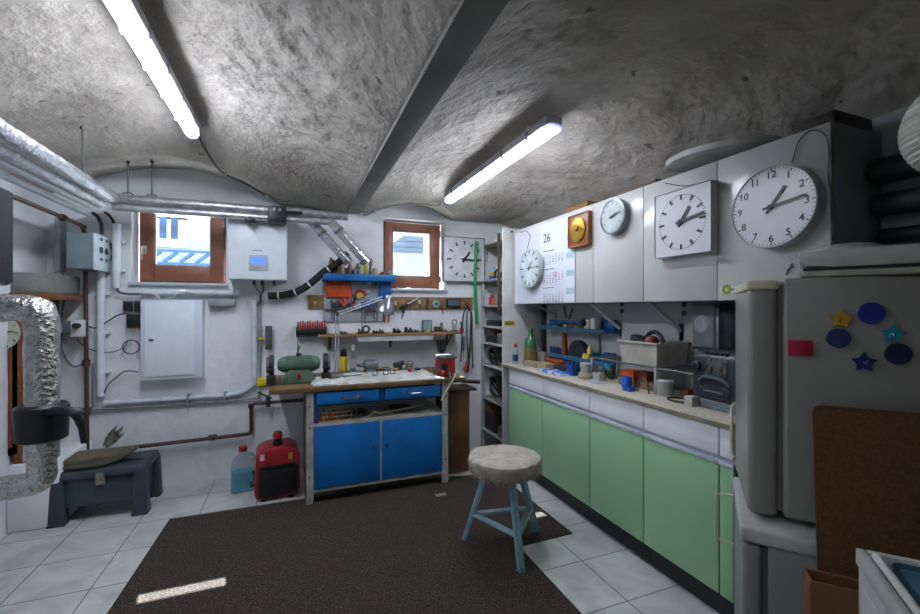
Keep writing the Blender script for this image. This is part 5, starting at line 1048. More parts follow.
# ================================================================ NARROW SHELVES BETWEEN PANEL AND BACK WALL
t = thing('shelf_unit', 'narrow white open shelf unit between the tall panel and the back wall', 'shelf', (1.98, 3.7, 0))
SH = [2.04, 1.68, 1.43, 1.225, 1.06, .84, .51, .19]
for z in SH: MB().box((1.775, 3.474, z-.018), (XR-.004, YB-.004, z), .001).build('shelf_board', mat('#c3c1b8', .5), t)
MB().box((1.768, YB-.03, 0), (1.80, YB-.004, 2.06), .002).build('side_post', mat('#b9b9b4', .5), t)
s = MB().box((1.752, 3.50, 1.36), (1.764, 3.535, 2.09), .002); s.build('edge_board', mat('#5d4a3c', .6, var=.3, scale=20), t)
MB().box((2.185, 3.474, .02), (2.192, YB-.004, 2.08)).build('back_board', mat('#6f6f6c', .7), t)
def shitem(z, y, w, h, m_, nm, lab, kind='box', d=.14, x=1.80, group=None):
    s = MB(); z += .001
    if kind == 'box': s.box((x, y-w/2, z), (x+d, y+w/2, z+h), min(.008, h*.2)); s.box((x-.0015, y-w*.35, z+h*.3), (x+.001, y+w*.35, z+h*.7))
    elif kind == 'roll':
        s.lathe((x+.04, y, z), [(w*.25, 0), (w*.5, .0), (w*.5, h), (w*.25, h), (w*.25, 0)][:4], 22)
    elif kind == 'jar': s.lathe((x+.04, y, z), [(w*.4, 0), (w/2, h*.06), (w/2, h*.75), (w*.3, h*.85), (w*.3, h)], 20)
    elif kind == 'bundle':
        random.seed(int(z*1000+y*100)); c0 = V((x+.09, y, z+h*.5)); Q = []
        for k in range(70):
            a = k*.62; ph = k*.23; Q.append(c0+V((.075*math.sin(ph*1.7)+random.uniform(-.012, .012), w*.44*math.cos(a)*(1-.25*math.sin(ph)**2), h*.42*math.sin(a)*(1-.3*math.cos(ph*1.3)**2))))
        s.tube(smooth_path(Q, 4), .011, 7)
        s.ball(c0, 1, 14, (.05, w*.3, h*.30))
    elif kind == 'ringbox': s.torus((x+.04, y, z+h/2), h/2-.012, .012, 'x', 20, 8)
    return s.build(nm, m_, cat=nm.replace('_', ' '), label=lab, group=group)
shitem(1.68, 3.83, .062, .04, mat('#1f55a3', .4), 'tape_roll', 'blue tape roll at the bottom of the roll stack on the upper narrow shelf', 'roll')
shitem(1.7205, 3.83, .06, .04, mat('#c79a2c', .4), 'tape_roll', 'yellow tape roll in the middle of the roll stack on the upper narrow shelf', 'roll')
shitem(1.761, 3.83, .055, .045, mat('#8fb7d4', .4), 'tape_roll', 'pale blue tape roll on top of the roll stack on the upper narrow shelf', 'roll')
shitem(1.68, 3.72, .08, .10, BLACK, 'headset', 'black ring-shaped item on the upper narrow shelf right of the tape rolls', 'ringbox')
shitem(1.68, 3.63, .06, .06, mat('#5a4c40', .5), 'tin', 'brown tin on the upper narrow shelf near the panel', 'jar')
shitem(1.43, 3.84, .06, .10, mat('#b7402c', .5), 'jar', 'red-orange jar on the narrow shelf below the tape rolls', 'jar'); shitem(1.43, 3.77, .05, .075, mat('#c86a4a', .5), 'jar', 'smaller salmon jar right of the red-orange jar', 'jar'); shitem(1.43, 3.70, .05, .11, mat('#8e969c', .4), 'jar', 'grey jar on the narrow shelf below the tape rolls', 'jar'); shitem(1.43, 3.62, .05, .09, mat('#7d4032', .5), 'jar', 'dark red jar nearest the panel on the narrow shelf', 'jar')
shitem(1.225, 3.75, .28, .05, BLACK, 'case', 'flat black case on the narrow shelf at counter height'); shitem(1.06, 3.80, .20, .06, mat('#2a2622', .6), 'case', 'dark flat case on the narrow shelf below the flat black case'); shitem(1.122, 3.78, .13, .05, mat('#5b4534', .6), 'box', 'brown box lying on the dark flat case'); shitem(1.06, 3.60, .10, .10, mat('#7a706a', .6), 'box', 'grey box on the narrow shelf right of the dark flat case')
shitem(.84, 3.78, .26, .20, mat('#1c1e24', .5), 'cable_bundle', 'upper black cable bundle on the narrow shelves', 'bundle'); shitem(.84, 3.58, .14, .16, mat('#23242a', .5), 'cable_bundle', 'black cable bundle right of the upper one, close to the panel', 'bundle')
shitem(.51, 3.72, .30, .27, mat('#18191c', .5), 'cable_bundle', 'lower large black cable bundle on the narrow shelves', 'bundle'); shitem(.51, 3.56, .10, .05, mat('#9a9a9a', .4), 'box', 'small grey box in front of the lower cable bundle', x=1.78, d=.04)
shitem(.19, 3.80, .24, .18, mat('#2b211b', .6), 'box', 'dark brown box on the lowest narrow shelf'); 
s = MB(); s.prism([(1.80, 3.70, .372), (1.80, 3.92, .372), (1.80, 3.86, .45)], (.16, 0, 0), .004); s.build('folded_card', mat('#6d5138', .8), cat='card', label='brown folded card lying on the dark brown box of the lowest shelf')
shitem(.19, 3.56, .13, .08, mat('#85857f', .5), 'bowl', 'grey bowl on the lowest narrow shelf near the panel', 'jar'); shitem(.272, 3.56, .12, .02, mat('#6f6f6a', .5), 'bowl', 'flat grey bowl stacked on the other grey bowl', 'jar')
small_tool('key', 'small dark tool hanging above the tape rolls by the narrow shelves', (1.79, 3.84, 1.98), (1.79, 3.84, 1.86), DGREY, DGREY, .014)
# ================================================================ ON AND OVER THE COUNTER
ZC = .9025
MB().box((2.188, 1.45, .91), (XR-.001, 3.44, 1.43)).build('splash_board', mat('#b9bcbc', .6, var=.05, scale=4), cat='board', label='pale wall board behind the counter under the wall cabinets')
a = at_x(542, 330, XR-.04); MB().box((XR-.05, a.y-.035, .91), (XR-.013, a.y+.0, 1.43), .002).build('dark_post', mat('#3a3632', .6), cat='post', label='dark narrow upright post on the wall at the left end of the counter')
def ctr(px, x): return at_x(px, 340, x).y
for k, (z0, z1, px0, px1, lab) in enumerate(((1.215, 1.295, 545, 612, 'upper blue metal tray rack on the wall behind the counter'), (.985, 1.05, 545, 612, 'lower blue metal tray rack on the wall behind the counter'))):
    y1, y0 = ctr(px0, 2.13), ctr(px1, 2.13); t = thing('tray_rack', lab, 'rack', (2.13, (y0+y1)/2, z0), 0, 'blue tray racks behind the counter')
    s = MB(); s.box((2.06, y0, z0), (2.186, y1, z0+.006)); s.box((2.058, y0, z0), (2.064, y1, z0+.03)); s.build('tray', mat('#3f7396', .4, .2), t)
    MB().box((2.178, y0, z0+.006), (2.187, y1, z1)).build('back_rail', mat('#125a9c', .4), t)
    for q, (pxa) in enumerate((592, )):
        MB().box((2.150, y0+.005, z0+.008), (2.177, y0+.115, z1+.02), .002).build('blue_block', mat('#15599a', .45), t)
random.seed(21)
pal = [('grey', GREY), ('blue', BLUE), ('brown', mat('#6a503a', .6)), ('cream', CREAM), ('black', BLACK), ('white', WHITE), ('yellow', mat('#b79a34', .5))]
ordn = ['first', 'second', 'third', 'fourth', 'fifth', 'sixth', 'seventh', 'eighth', 'ninth', 'tenth']
for k, (px, ci, w, h) in enumerate(((550, 1, .08, .04), (555, 0, .06, .03), (561, 4, .07, .05), (566, 3, .05, .045), (571, 2, .09, .05), (577, 6, .06, .04), (583, 2, .07, .035), (588, 3, .06, .09), (594, 5, .05, .10))):
    y = ctr(px, 2.10); s = MB(); s.box((2.085, y-w/2, 1.222), (2.145, y+w/2, 1.222+h), .004); s.box((2.083, y-w*.3, 1.222+h*.3), (2.086, y+w*.3, 1.222+h*.7)); s.build('small_box', pal[ci][1], cat='box', label='%s small box in the upper blue tray rack, %s from the left' % (pal[ci][0], ordn[k]), group='boxes in the upper blue rack')
s = MB(); y = ctr(585, 2.1); s.lathe((2.11, y, 1.26), [(.03, 0), (.045, .01), (.05, .03), (.03, .055), (.01, .06)], 16); s.build('black_lump', BLACK, cat='cap', label='black rounded cap lying on the boxes of the upper blue rack')
y = ctr(564.5, 2.10); MB().lathe((2.10, y, .992), [(.022, 0), (.024, .005), (.024, .15), (.02, .18), (.022, .185), (.022, .2)], 18).build('orange_canister', mat('#8a4422', .45), cat='canister', label='tall orange-brown canister standing in the lower blue rack')
y = ctr(578, 2.12); s = MB(); P = [(2.10, y+.11*math.cos(PI*k/12), .993+.15*max(0, math.sin(PI*k/12))**.8) for k in range(13)]; s.prism(P, (.05, 0, 0), .004); s.build('dome_case', mat('#22262b', .5), cat='case', label='black dome-shaped case standing in the lower blue rack')
for k, (px, z, m_, l_) in enumerate(((586.5, .992, YELLOW, 'lower yellow figure left of the white sheet'), (583, .992, mat('#d9c25a', .5), 'pale yellow figure beside the dome-shaped case'), (588, 1.05, mat('#d3bd62', .5), 'upper pale yellow block with a dark dot'))):
    y = ctr(px, 2.07); s = MB(); s.box((2.07, y-.018, z), (2.10, y+.018, z+.04), .005); s.ball((2.085, y, z+.048), .014); s.build('toy_block', m_, cat='toy', label=l_)
y0, y1 = ctr(599, 2.16), ctr(590, 2.16); MB().box((2.160, y0, 1.055), (2.166, y1, 1.21)).build('white_sheet', mat('#a3a6a6', .6), cat='sheet', label='pale upright sheet between the two blue racks')
for k, px in enumerate((551, 554.5, 558)):
    y = ctr(px, 2.1); MB().tube([(2.10, y, .993), (2.10, y, 1.06), (2.10, y, 1.075)], [.006, .006, .002], 8).build('drill_bit', DGREY, cat='tool', label=('left', 'middle', 'right')[k]+' of three thin dark bits standing in the lower blue rack')
y = ctr(571, 2.1); M = frame((2.09, y, .985), (0, -1, 0), (0, 0, 1)); s = MB(); s.box((2.07, y-.10, .9925), (2.10, y+.10, 1.01), .003); 
s.build('blue_level', mat('#4f93c4', .4), cat='tool', label='long light blue bar lying in front of the lower blue rack')
y = ctr(567, 2.17); s = MB(); yy = ctr(572, 2.17); s.bar((2.178, y+.06, 1.42), (2.178, y+.03, 1.33), .01, .006); s.bar((2.178, y+.03, 1.33), (2.178, y-.02, 1.305), .01, .006); s.bar((2.178, y-.02, 1.305), (2.178, y-.07, 1.40), .01, .006); s.build('angle_bracket', mat('#55504a', .5), cat='bracket', label='bent dark wire bracket hanging above the upper blue rack')
# glue bottle
x_, y_ = 1.82, ctr(515.5, 1.82)
t = thing('glue_bottle', 'slim white and blue bottle with a red cap against the tall panel', 'bottle', (x_, y_, ZC)); s = MB(); s.lathe((x_, y_, ZC), [(.022, 0), (.025, .004), (.025, .12), (.018, .14), (.012, .15)], 16); s.build('bottle_body', mat('#aab2c4', .4), t)
MB().lathe((x_, y_, ZC+.03), [(.0255, 0), (.0255, .06)], 16).build('paper_label', mat('#2c3f86', .4), t); MB().lathe((x_, y_, ZC+.149), [(.014, 0), (.014, .018), (.008, .035)], 14).build('cap', RED, t)
x_ = 1.95; y_ = ctr(530.5, x_); t = thing('green_bottle', 'green glass bottle with a brown label on the counter', 'bottle', (x_, y_, ZC))
MB().lathe((x_, y_, ZC), [(.05, 0), (.056, .006), (.056, .165), (.053, .195), (.042, .225), (.026, .25), (.021, .262), (.020, .290), (.024, .293), (.024, .306), (.018, .308)], 28).build('glass_body', mat('#3c7a42', .1, var=.15, scale=5, coat=.6), t)
MB().lathe((x_, y_, ZC+.03), [(.0568, 0), (.0568, .11)], 28).build('paper_label', mat('#7b6a3c', .5), t); MB().lathe((x_, y_, ZC+.307), [(.018, 0), (.018, .01), (.012, .014)], 16).build('cork', mat('#5c7a3c', .5), t)
def cbox(nm, lab, px0, px1, x, d, h, m_, z=ZC, cat=None, rz=0., bev=.003):
    y1, y0 = ctr(px0, x), ctr(px1, x); c = ((x+x+d)/2, (y0+y1)/2, z); s = MB(rotz(rz, c)); s.box((-d/2, -(y1-y0)/2, 0), (d/2, (y1-y0)/2, h), bev); s.box((-d/2-.001, -(y1-y0)*.3, h*.25), (-d/2+.002, (y1-y0)*.3, h*.75)); return s.build(nm, m_, cat=cat or nm.split('_')[-1], label=lab, origin=c)
cbox('cream_box', 'cream box in front of the green bottle', 523, 535, 1.86, .07, .045, mat('#a6947a', .6)); cbox('cream_box', 'second cream box right of the green bottle', 535.5, 546, 1.88, .08, .05, mat('#ab9a78', .6)); cbox('pale_box', 'grey-pink box behind the cream boxes beside the green bottle', 537, 544, 2.00, .06, .11, mat('#8e817a', .6))
cbox('orange_tray', 'orange-brown tray behind the blue and white packet', 542, 563, 1.96, .12, .05, mat('#9a4a1e', .5)); cbox('dark_pouch', 'dark pouch lying between the orange tray and the blue pot', 555, 572, 1.93, .07, .05, mat('#3a2f30', .6), rz=.2); 
s = MB(); y = ctr(553, 1.99); s.box((1.98, y-.10, ZC+.0525), (2.03, y+.10, ZC+.075), .006); s.build('orange_pistol', mat('#b35a28', .5), cat='tool', label='orange long tool lying on the orange-brown tray')
cloth(1.80, 1.90, ctr(566, 1.85), ctr(542, 1.85), ZC, .035, mat('#3f6fc4', .4, var=.5, scale=16, col2='#c4cfe0', contrast=(.45, .5)), 'plastic_packet', 'crumpled blue and white packet near the front of the counter', 'packet', seed=9)
x_ = 1.93; y_ = ctr(573, x_); t = thing('blue_pot', 'blue plastic pot with crenellated rim on the counter', 'pot', (x_, y_, ZC)); MB().lathe((x_, y_, ZC), [(.04, 0), (.05, .08), (.046, .08), (.038, .01), (.001, .01)], 20).build('pot_body', mat('#17418c', .4), t)
s = MB()
for k in range(8): a = k*PI/4; s.box((x_+.048*math.cos(a)-.009, y_+.048*math.sin(a)-.009, ZC+.078), (x_+.048*math.cos(a)+.009, y_+.048*math.sin(a)+.009, ZC+.096), .002)
s.build('rim_tooth', mat('#1d4fa0', .4), t)
x_ = 1.92; y_ = ctr(586, x_); MB().lathe((x_, y_, ZC), [(.045, 0), (.052, .01), (.052, .035), (.045, .045), (.02, .045)], 24).build('cream_roll', mat('#a89f86', .6), cat='roll', label='cream tape roll under the white tub on the counter')
t = thing('white_tub', 'white lidded tub standing on the cream roll', 'tub', (x_, y_, ZC+.046)); MB().lathe((x_, y_, ZC+.0465), [(.036, 0), (.041, .05)], 24).build('tub_body', mat('#a9acaa', .4), t); MB().lathe((x_, y_, ZC+.096), [(.044, 0), (.044, .012), (.04, .015)], 24).build('lid', mat('#b4b6b3', .4), t)
cbox('white_box', 'small white box right of the cream roll', 592.5, 599, 1.92, .05, .055, mat('#a9aeb0', .5)); x_ = 2.03; y_ = ctr(601, x_); MB().lathe((x_, y_, ZC), [(.03, 0), (.033, .005), (.033, .07), (.025, .08)], 18).build('grey_jar', mat('#6f7275', .4), cat='jar', label='grey jar behind the small white box')
cbox('paper_sheet', 'white crumpled paper lying flat on the counter below the white tub', 583, 598, 1.84, .08, .006, mat('#bcbfc2', .6))
# wire rack and what is under it
ry0, ry1, rz_ = 1.50, 2.43, 1.055
t = thing('counter_rack', 'low grey metal rack standing on the counter under the white crate', 'rack', (2.05, 2.0, ZC))
s = MB(); s.tube([(1.94, ry0, rz_), (1.94, ry1, rz_), (2.16, ry1, rz_), (2.16, ry0, rz_), (1.94, ry0, rz_)], .006, 8)
for k in range(30): y = ry0+(ry1-ry0)*k/29; s.cyl((1.94, y, rz_), (2.16, y, rz_), .0028, n=6)
s.build('wire_shelf', mat('#7e8386', .4, .6), t)
for x in (1.94, 2.16):
    for y in (ry0, ctr(656, 1.94), ry1): MB().box((x-.008, y-.008, ZC), (x+.008, y+.008, rz_), .002).build('leg', mat('#a5aaac', .4, .3), t)
cbox('brown_carton', 'brown carton under the rack behind the blue dispenser', 618, 634, 1.98, .10, .055, mat('#7a5a3c', .8)); cbox('brown_carton', 'pale brown open carton under the rack left of the white mug', 640, 654, 1.99, .12, .05, mat('#83694a', .8))
cbox('orange_box', 'bright orange box on the brown cartons under the rack', 621, 633, 1.97, .09, .045, mat('#cf5524', .5), z=ZC+.057); cbox('red_box', 'dark red box right of the bright orange box', 634, 647, 2.0, .08, .05, mat('#7c2a18', .5), z=ZC+.052)
s = MB(); y = ctr(611, 2.08); s.lathe((2.08, y, ZC), [(.02, 0), (.03, .02), (.03, .06), (.015, .07), (.015, .09)], 16); s.build('green_jar', mat('#3c4c3a', .5), cat='jar', label='dark green jar at the left end under the rack'); y = ctr(608, 2.0); MB().lathe((1.985, y, ZC+.10), [(.001, 0), (.022, 0), (.022, .012), (.001, .014)], 18, 'x').build('teal_disc', mat('#2f9ab0', .4), cat='disc', label='small teal disc hanging beside the left rack leg')
y = ctr(628, 1.88); t = thing('tape_dispenser', 'bright blue tape dispenser on the counter in front of the rack', 'dispenser', (1.88, y, ZC)); s = MB(); s.box((1.85, y-.045, ZC), (1.90, y+.02, ZC+.03), .008); s.box((1.86, y-.02, ZC+.01), (1.90, y+.045, ZC+.085), .014); s.build('body', mat('#1450b8', .35), t); MB().lathe((1.855, y+.012, ZC+.055), [(.012, 0), (.024, 0), (.024, .008), (.012, .008)], 18, 'x').build('roll', mat('#2d6ed8', .3), t)
s = MB(); y = ctr(643, 1.90); s.torus((1.90, y, ZC+.05), .035, .006, 'x', arc=(0, PI)); s.tube([(1.90, y-.035, ZC+.05), (1.90, y-.045, ZC+.004)], .006, 6); s.tube([(1.90, y+.035, ZC+.05), (1.90, y+.04, ZC+.004)], .006, 6); s.build('clamp_arch', mat('#6d6256', .5, .4), cat='clamp', label='small arched metal clamp standing left of the white mug')
y = ctr(664.5, 1.98); t = thing('white_mug', 'white round pot under the rack near its middle leg', 'pot', (1.98, y, ZC)); MB().lathe((1.98, y, ZC), [(.042, 0), (.046, .004), (.048, .085), (.044, .085), (.042, .01), (.001, .01)], 28).build('pot_body', mat('#a7a9a4', .4), t); MB().lathe((1.98, y, ZC+.08), [(.0482, 0), (.05, .003), (.0482, .006)], 28).build('rim', WHITE, t)
cable([(690, 384), (676, 388), (667, 385), (668, 379), (680, 378), (692, 380)], .005, '') if False else None
P = [V((x, ctr(px, 1.9), ZC+.006)) for px, x in ((688, 1.90), (678, 1.87), (669, 1.89), (667, 1.93), (673, 1.97), (686, 1.98))]; pipe('black_strap', smooth_path(P, 5), .005, BLACK, 'black strap lying in a loop on the counter left of the radio', 'strap', n=8)
cbox('wood_block', 'brown block under the rack behind the black strap', 680, 688, 2.04, .06, .04, mat('#6f5236', .6)); cbox('white_block', 'small white block on the counter in front of the radio', 684, 692, 1.86, .05, .05, mat('#b9bbb2', .5))
# white crate on rack
cy1, cy0 = ctr(621, 1.93), ctr(656, 1.91); z0, z1 = rz_+.007, rz_+.145
t = thing('white_crate', 'white plastic crate with cables in it standing on the counter rack', 'crate', (2.03, (cy0+cy1)/2, z0))
s = MB(); x0, x1 = 1.915, 2.165; e = .012
P0 = [(x0+e, cy0+e), (x1-e, cy0+e), (x1-e, cy1-e), (x0+e, cy1-e)]; P1 = [(x0, cy0), (x1, cy0), (x1, cy1), (x0, cy1)]
w = .006; ic = lambda P, g: [(P[0][0]+g, P[0][1]+g), (P[1][0]-g, P[1][1]+g), (P[2][0]-g, P[2][1]-g), (P[3][0]+g, P[3][1]-g)]
rs = [[s._v((a, b, z)) for a, b in Q] for Q, z in ((P0, z0), (P1, z1), (ic(P1, w), z1), (ic(P0, w), z0+.006))]
s.bm.faces.new(rs[0][::-1]); s.bm.faces.new(rs[3])
for p, q in zip(rs, rs[1:]):
    for k in range(4): s.bm.faces.new([p[k], p[(k+1) % 4], q[(k+1) % 4], q[k]])
s.build('crate_body', mat('#b5b3a6', .4), t)
s = MB()
for q in (((x0-.01, cy0-.01, z1-.012), (x0, cy1+.01, z1)), ((x1, cy0-.01, z1-.012), (x1+.01, cy1+.01, z1)), ((x0, cy0-.01, z1-.012), (x1, cy0, z1)), ((x0, cy1, z1-.012), (x1, cy1+.01, z1))): s.box(*q, .002)
s.build('rim', mat('#b9b7aa', .4), t)
s = MB(); s.box((1.97, cy1-.16, z0+.02), (2.05, cy1-.015, z1+.02), .012, R=Matrix.Rotation(.25, 3, 'X')); s.build('black_device', BLACK, cat='device', label='black flat device sticking out of the left end of the white crate')
y = (cy0+cy1)/2-.03; t = thing('headphones', 'black and red round headset lying in the white crate', 'headset', (2.0, y, z0+.06)); s = MB(); s.torus((2.02, y, z1-.01), .065, .013, 'x', arc=(0, PI)); s.build('headband', BLACK, t); MB().ball((2.0, y, z1+.0), .04, 16, (1, 1, .9)).build('pad', mat('#7c2f22', .5), t)
# speakers and black box on rack
y1, y0 = ctr(692, 2.05), ctr(715, 2.05); zt = at_x(704, 304, 2.05).z
t = thing('bookshelf_speaker', 'grey speaker with a round cone standing left of the black glass case', 'speaker', (2.1, (y0+y1)/2, rz_+.007))
ym = (y0+y1)/2; s = MB(); s.box((2.045, y0, rz_+.13), (2.16, y1, zt), .012, 3); s.build('cabinet', mat('#7f8388', .4), t); MB().lathe((2.046, ym, (rz_+.13+zt)/2+.005), [(.008, -.004), (.038, -.012), (.048, -.004), (.052, .0), (.052, .004)], 28, 'x').build('cone', mat('#b0b4b8', .4), t)
MB().box((2.03, y0-.01, rz_+.007), (2.16, y1+.01, rz_+.13), .02, 3).build('bass_housing', mat('#232429', .5), t); MB().box((2.026, ym-.03, rz_+.09), (2.032, ym+.03, rz_+.115), .004).build('badge', mat('#9aa0a6', .3, .5), t)
y1, y0 = ctr(718, 2.05), ctr(741, 2.05); t = thing('glass_case', 'black glossy case with a grey side rim behind the radio', 'case', (2.1, (y0+y1)/2, rz_+.007))
MB().box((2.06, max(y0, 1.40), ZC), (2.17, y1, 1.425), .004).build('housing', mat('#15161a', .15), t); MB().box((2.055, y1, rz_+.01), (2.16, y1+.035, 1.40), .008).build('side_rim', mat('#8b8f93', .35, .4), t); MB().box((2.04, max(y0, 1.40)+.01, rz_+.03), (2.058, y1-.01, rz_+.07), .006).build('front_lip', mat('#a9adb2', .3, .4), t)
# radio
ra, rb = at_z(693.5, 404, ZC), at_z(741, 416.5, ZC); yaw = math.atan2(rb.x-ra.x, ra.y-rb.y); w = (ra-rb).length; c = (ra+rb)/2
M = rotz(yaw*1.0, c); t = thing('portable_radio', 'dark blue-grey portable radio with a cassette window on the counter', 'radio', c, yaw)
m_r = mat('#272e38', .38, var=.06)
s = MB(M); s.prism([(0, -w/2-.02, .03), (-.012, -w/2-.02, .05), (-.004, -w/2-.02, .255), (.03, -w/2-.02, .29), (.13, -w/2-.02, .285), (.15, -w/2-.02, .2), (.15, -w/2-.02, .01), (.02, -w/2, .01)], (0, w+.02, 0), .012); s.build('cabinet', m_r, t)
s = MB(M); s.box((-.016, -w/2+.005, .0), (.03, w/2-.005, .045), .012); s.build('base_trim', mat('#7d8690', .35, .3), t)
s = MB(M); s.prism([(-.014, -.07, .165), (-.014, .05, .165), (-.010, .065, .215), (-.006, .04, .245), (-.006, -.065, .245)], (.012, 0, 0), .003); cw = s.build('cassette_window', mat('#5d5a58', .15, var=.4, scale=30, col2='#1b1c1f', coat=.5), t)
for yy in (-.035, .02): MB(M).lathe((-.0165, yy, .20), [(.004, 0), (.012, 0), (.012, .004)], 14, 'x').build('spool_hub', mat('#4d463f', .4), cw)
s = MB(M); s.tube(smooth_path([(-.012, -.085, .13), (-.022, -.05, .155), (-.024, 0, .16), (-.022, .05, .155), (-.012, .085, .13)], 4), .009, 8); s.build('carry_bar', mat('#4f5b68', .35), t)
s = MB(M); s.prism([(-.016, -.085, .06), (-.016, .075, .06), (-.016, .085, .10), (-.016, .03, .12), (-.016, -.05, .12), (-.016, -.09, .10)], (.008, 0, 0), .004); s.build('tuner_panel', mat('#262c34', .3), t)
MB(M).lathe((-.022, w/2-.028, .205), [(.018, 0), (.024, .004), (.024, .018)], 20, 'x').build('volume_knob', BLACK, t)
s = MB(M)
for k in range(5): s.box((.0, -.06+k*.028, .268), (.02, -.04+k*.028, .279), .002)
s.build('button', mat('#20242a', .4), t)
s = MB(M)
for k in range(9): s.box((-.0185, -.05+k*.012, .085), (-.0155, -.042+k*.012, .093))
s.build('lettering', mat('#8d97a2', .4), t)
for k, z in enumerate((at_x(622, 304.5, 2.187).z, at_x(622, 311, 2.187).z)):
    y = ctr(622, 2.187); MB().lathe((2.187, y, z), [(.014, -.004), (.016, -.004), (.016, 0)], 14, 'x').build('wall_socket', BLACK, cat='socket', label=('upper', 'lower')[k]+' small dark round socket on the wall board left of the white crate', group=None)
for k, py in enumerate((304.5, 313)):
    v = at_x(684, py, 2.187); MB().lathe((2.187, v.y, v.z), [(.014, -.004), (.016, -.004), (.016, 0)], 14, 'x').build('wall_socket', BLACK, cat='socket', label=('upper', 'lower')[k]+' small dark round socket left of the grey speaker')
# ================================================================ FRIDGES AND WHAT IS ON THEM
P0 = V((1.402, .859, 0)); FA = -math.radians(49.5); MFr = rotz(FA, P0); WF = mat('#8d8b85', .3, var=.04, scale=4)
t = thing('refrigerator', 'white refrigerator with magnets, standing on the lower appliance at right', 'refrigerator', P0+V((0, 0, .74)), FA)
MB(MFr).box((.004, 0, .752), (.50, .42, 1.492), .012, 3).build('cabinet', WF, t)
MB(MFr).box((-.010, .012, .77), (.004, .41, 1.47)).build('door_seal', mat('#6c6b66', .7), t)
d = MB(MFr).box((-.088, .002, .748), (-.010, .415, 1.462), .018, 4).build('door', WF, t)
MB(MFr).box((-.092, -.002, 1.455), (-.008, .417, 1.487), .010, 3).build('door_cap', CREAM, d)
s = MB(MFr); s.tube(smooth_path([(-.088, .40, 1.02), (-.098, .405, 1.0), (-.10, .405, .95), (-.10, .405, .86), (-.098, .405, .82), (-.088, .40, .80)], 5), .006, 8); s.build('handle', CREAM, d)
for x in (.05, .44):
    for y in (.05, .37): MB(MFr).cyl((x, y, .7335), (x, y, .755), .018).build('foot', GREY, t)
P1 = V((1.319, .847, 0)); FB = -math.radians(51.5); MF2 = rotz(FB, P1)
t = thing('freezer', 'grey-white lower appliance beneath the refrigerator', 'freezer', P1, FB)
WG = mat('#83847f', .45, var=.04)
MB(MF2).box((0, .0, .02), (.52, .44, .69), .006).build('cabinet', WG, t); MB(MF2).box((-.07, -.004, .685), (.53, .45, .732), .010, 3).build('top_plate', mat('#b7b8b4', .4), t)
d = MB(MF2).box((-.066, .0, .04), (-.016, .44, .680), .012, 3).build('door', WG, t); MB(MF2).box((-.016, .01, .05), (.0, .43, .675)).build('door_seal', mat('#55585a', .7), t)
s = MB(MF2); s.tube(smooth_path([(-.066, .42, .665), (-.12, .42, .66), (-.128, .42, .65), (-.128, .42, .58), (-.128, .42, .49), (-.12, .42, .48), (-.066, .42, .475)], 4), .0045, 8); s.build('handle', CREAM, d)
for x in (.05, .46):
    for y in (.05, .38): MB(MF2).cyl((x, y, 0), (x, y, .025), .02).build('foot', BLACK, t)
def on_plane(px, py, M, yl):                         # sight line meets local plane y = yl of frame M
    r = V((ST+(px-CX)/F*CT, CT-(px-CX)/F*ST, (CY-py)/F)); o = V((0, 0, H)); n = (M.to_3x3() @ V((0, 1, 0))); p = M @ V((0, yl, 0))
    q = o+r*((p-o).dot(n)/r.dot(n)); return M.inverted() @ q
def star(c, R, r, s, y0, y1, rot=0, n=5):
    P = [];
    for k in range(2*n): a = PI*k/n+rot; q = R if k % 2 == 0 else r; P.append((c.x+q*math.sin(a), y0, c.z+q*math.cos(a)))
    s.prism(P, (0, y1-y0, 0), .002)
def magnet(kind, px, py, size, m_, lab, rot=0, speck=None):
    c = on_plane(px, py, MFr, -.008); s = MB(MFr)
    t = thing('star_magnet' if kind == 'star' else kind+'_magnet', lab, 'magnet', MFr @ c, FA)
    if kind == 'star': star(c, size, size*.45, s, -.008, -.0005, rot)
    elif kind == 'round': s.lathe((c.x, -.0005, c.z), [(size*.97, 0), (size, .002), (size, .007), (size*.94, .009), (.001, .009)], 32, 'y')
    else: s.box((c.x-size, -.007, c.z-size*.78), (c.x+size, -.0005, c.z+size*.78), .002)
    s.build('magnet_body', m_, t)
    if speck:
        s = MB(MFr); random.seed(int(px))
        for k in range(5): a = random.uniform(0, 6.28); rr = random.uniform(0, size*.35); s.ball((c.x+rr*math.sin(a), -.009, c.z+rr*math.cos(a)), .0022, 8)
        s.build('glitter', speck, t)
def msz(px0, px1, py): return abs(on_plane(px0, py, MFr, -.008).x-on_plane(px1, py, MFr, -.008).x)/2
magnet('square', 800.5, 348, msz(788, 813, 348), mat('#b5123e', .5), 'red rectangular magnet on the left of the refrigerator side')
magnet('star', 841.5, 319.5, msz(828, 855, 319)*1.05, mat('#c9a01c', .5), 'yellow star magnet, upper left of the magnet group', .1, mat('#8a5c10', .4))
magnet('round', 871.5, 313, msz(857, 886, 313), mat('#1a2f8c', .4), 'topmost dark blue round magnet on the refrigerator')
magnet('round', 838.5, 338, msz(826, 851, 338), mat('#23346e', .4), 'smaller dark blue round magnet below the yellow star')
magnet('star', 893.5, 334.5, msz(879, 908, 334)*1.0, mat('#1490a8', .4), 'turquoise star magnet right of the topmost round magnet', .12, mat('#b9d4dc', .3))
magnet('round', 898.5, 354, msz(884, 913, 354), mat('#161c48', .4), 'lower right very dark blue round magnet')
magnet('star', 864.5, 362.5, msz(850, 879, 362)*1.0, mat('#152a78', .4), 'dark blue star magnet, lowest of the magnet group', .0, mat('#b08aa0', .3))
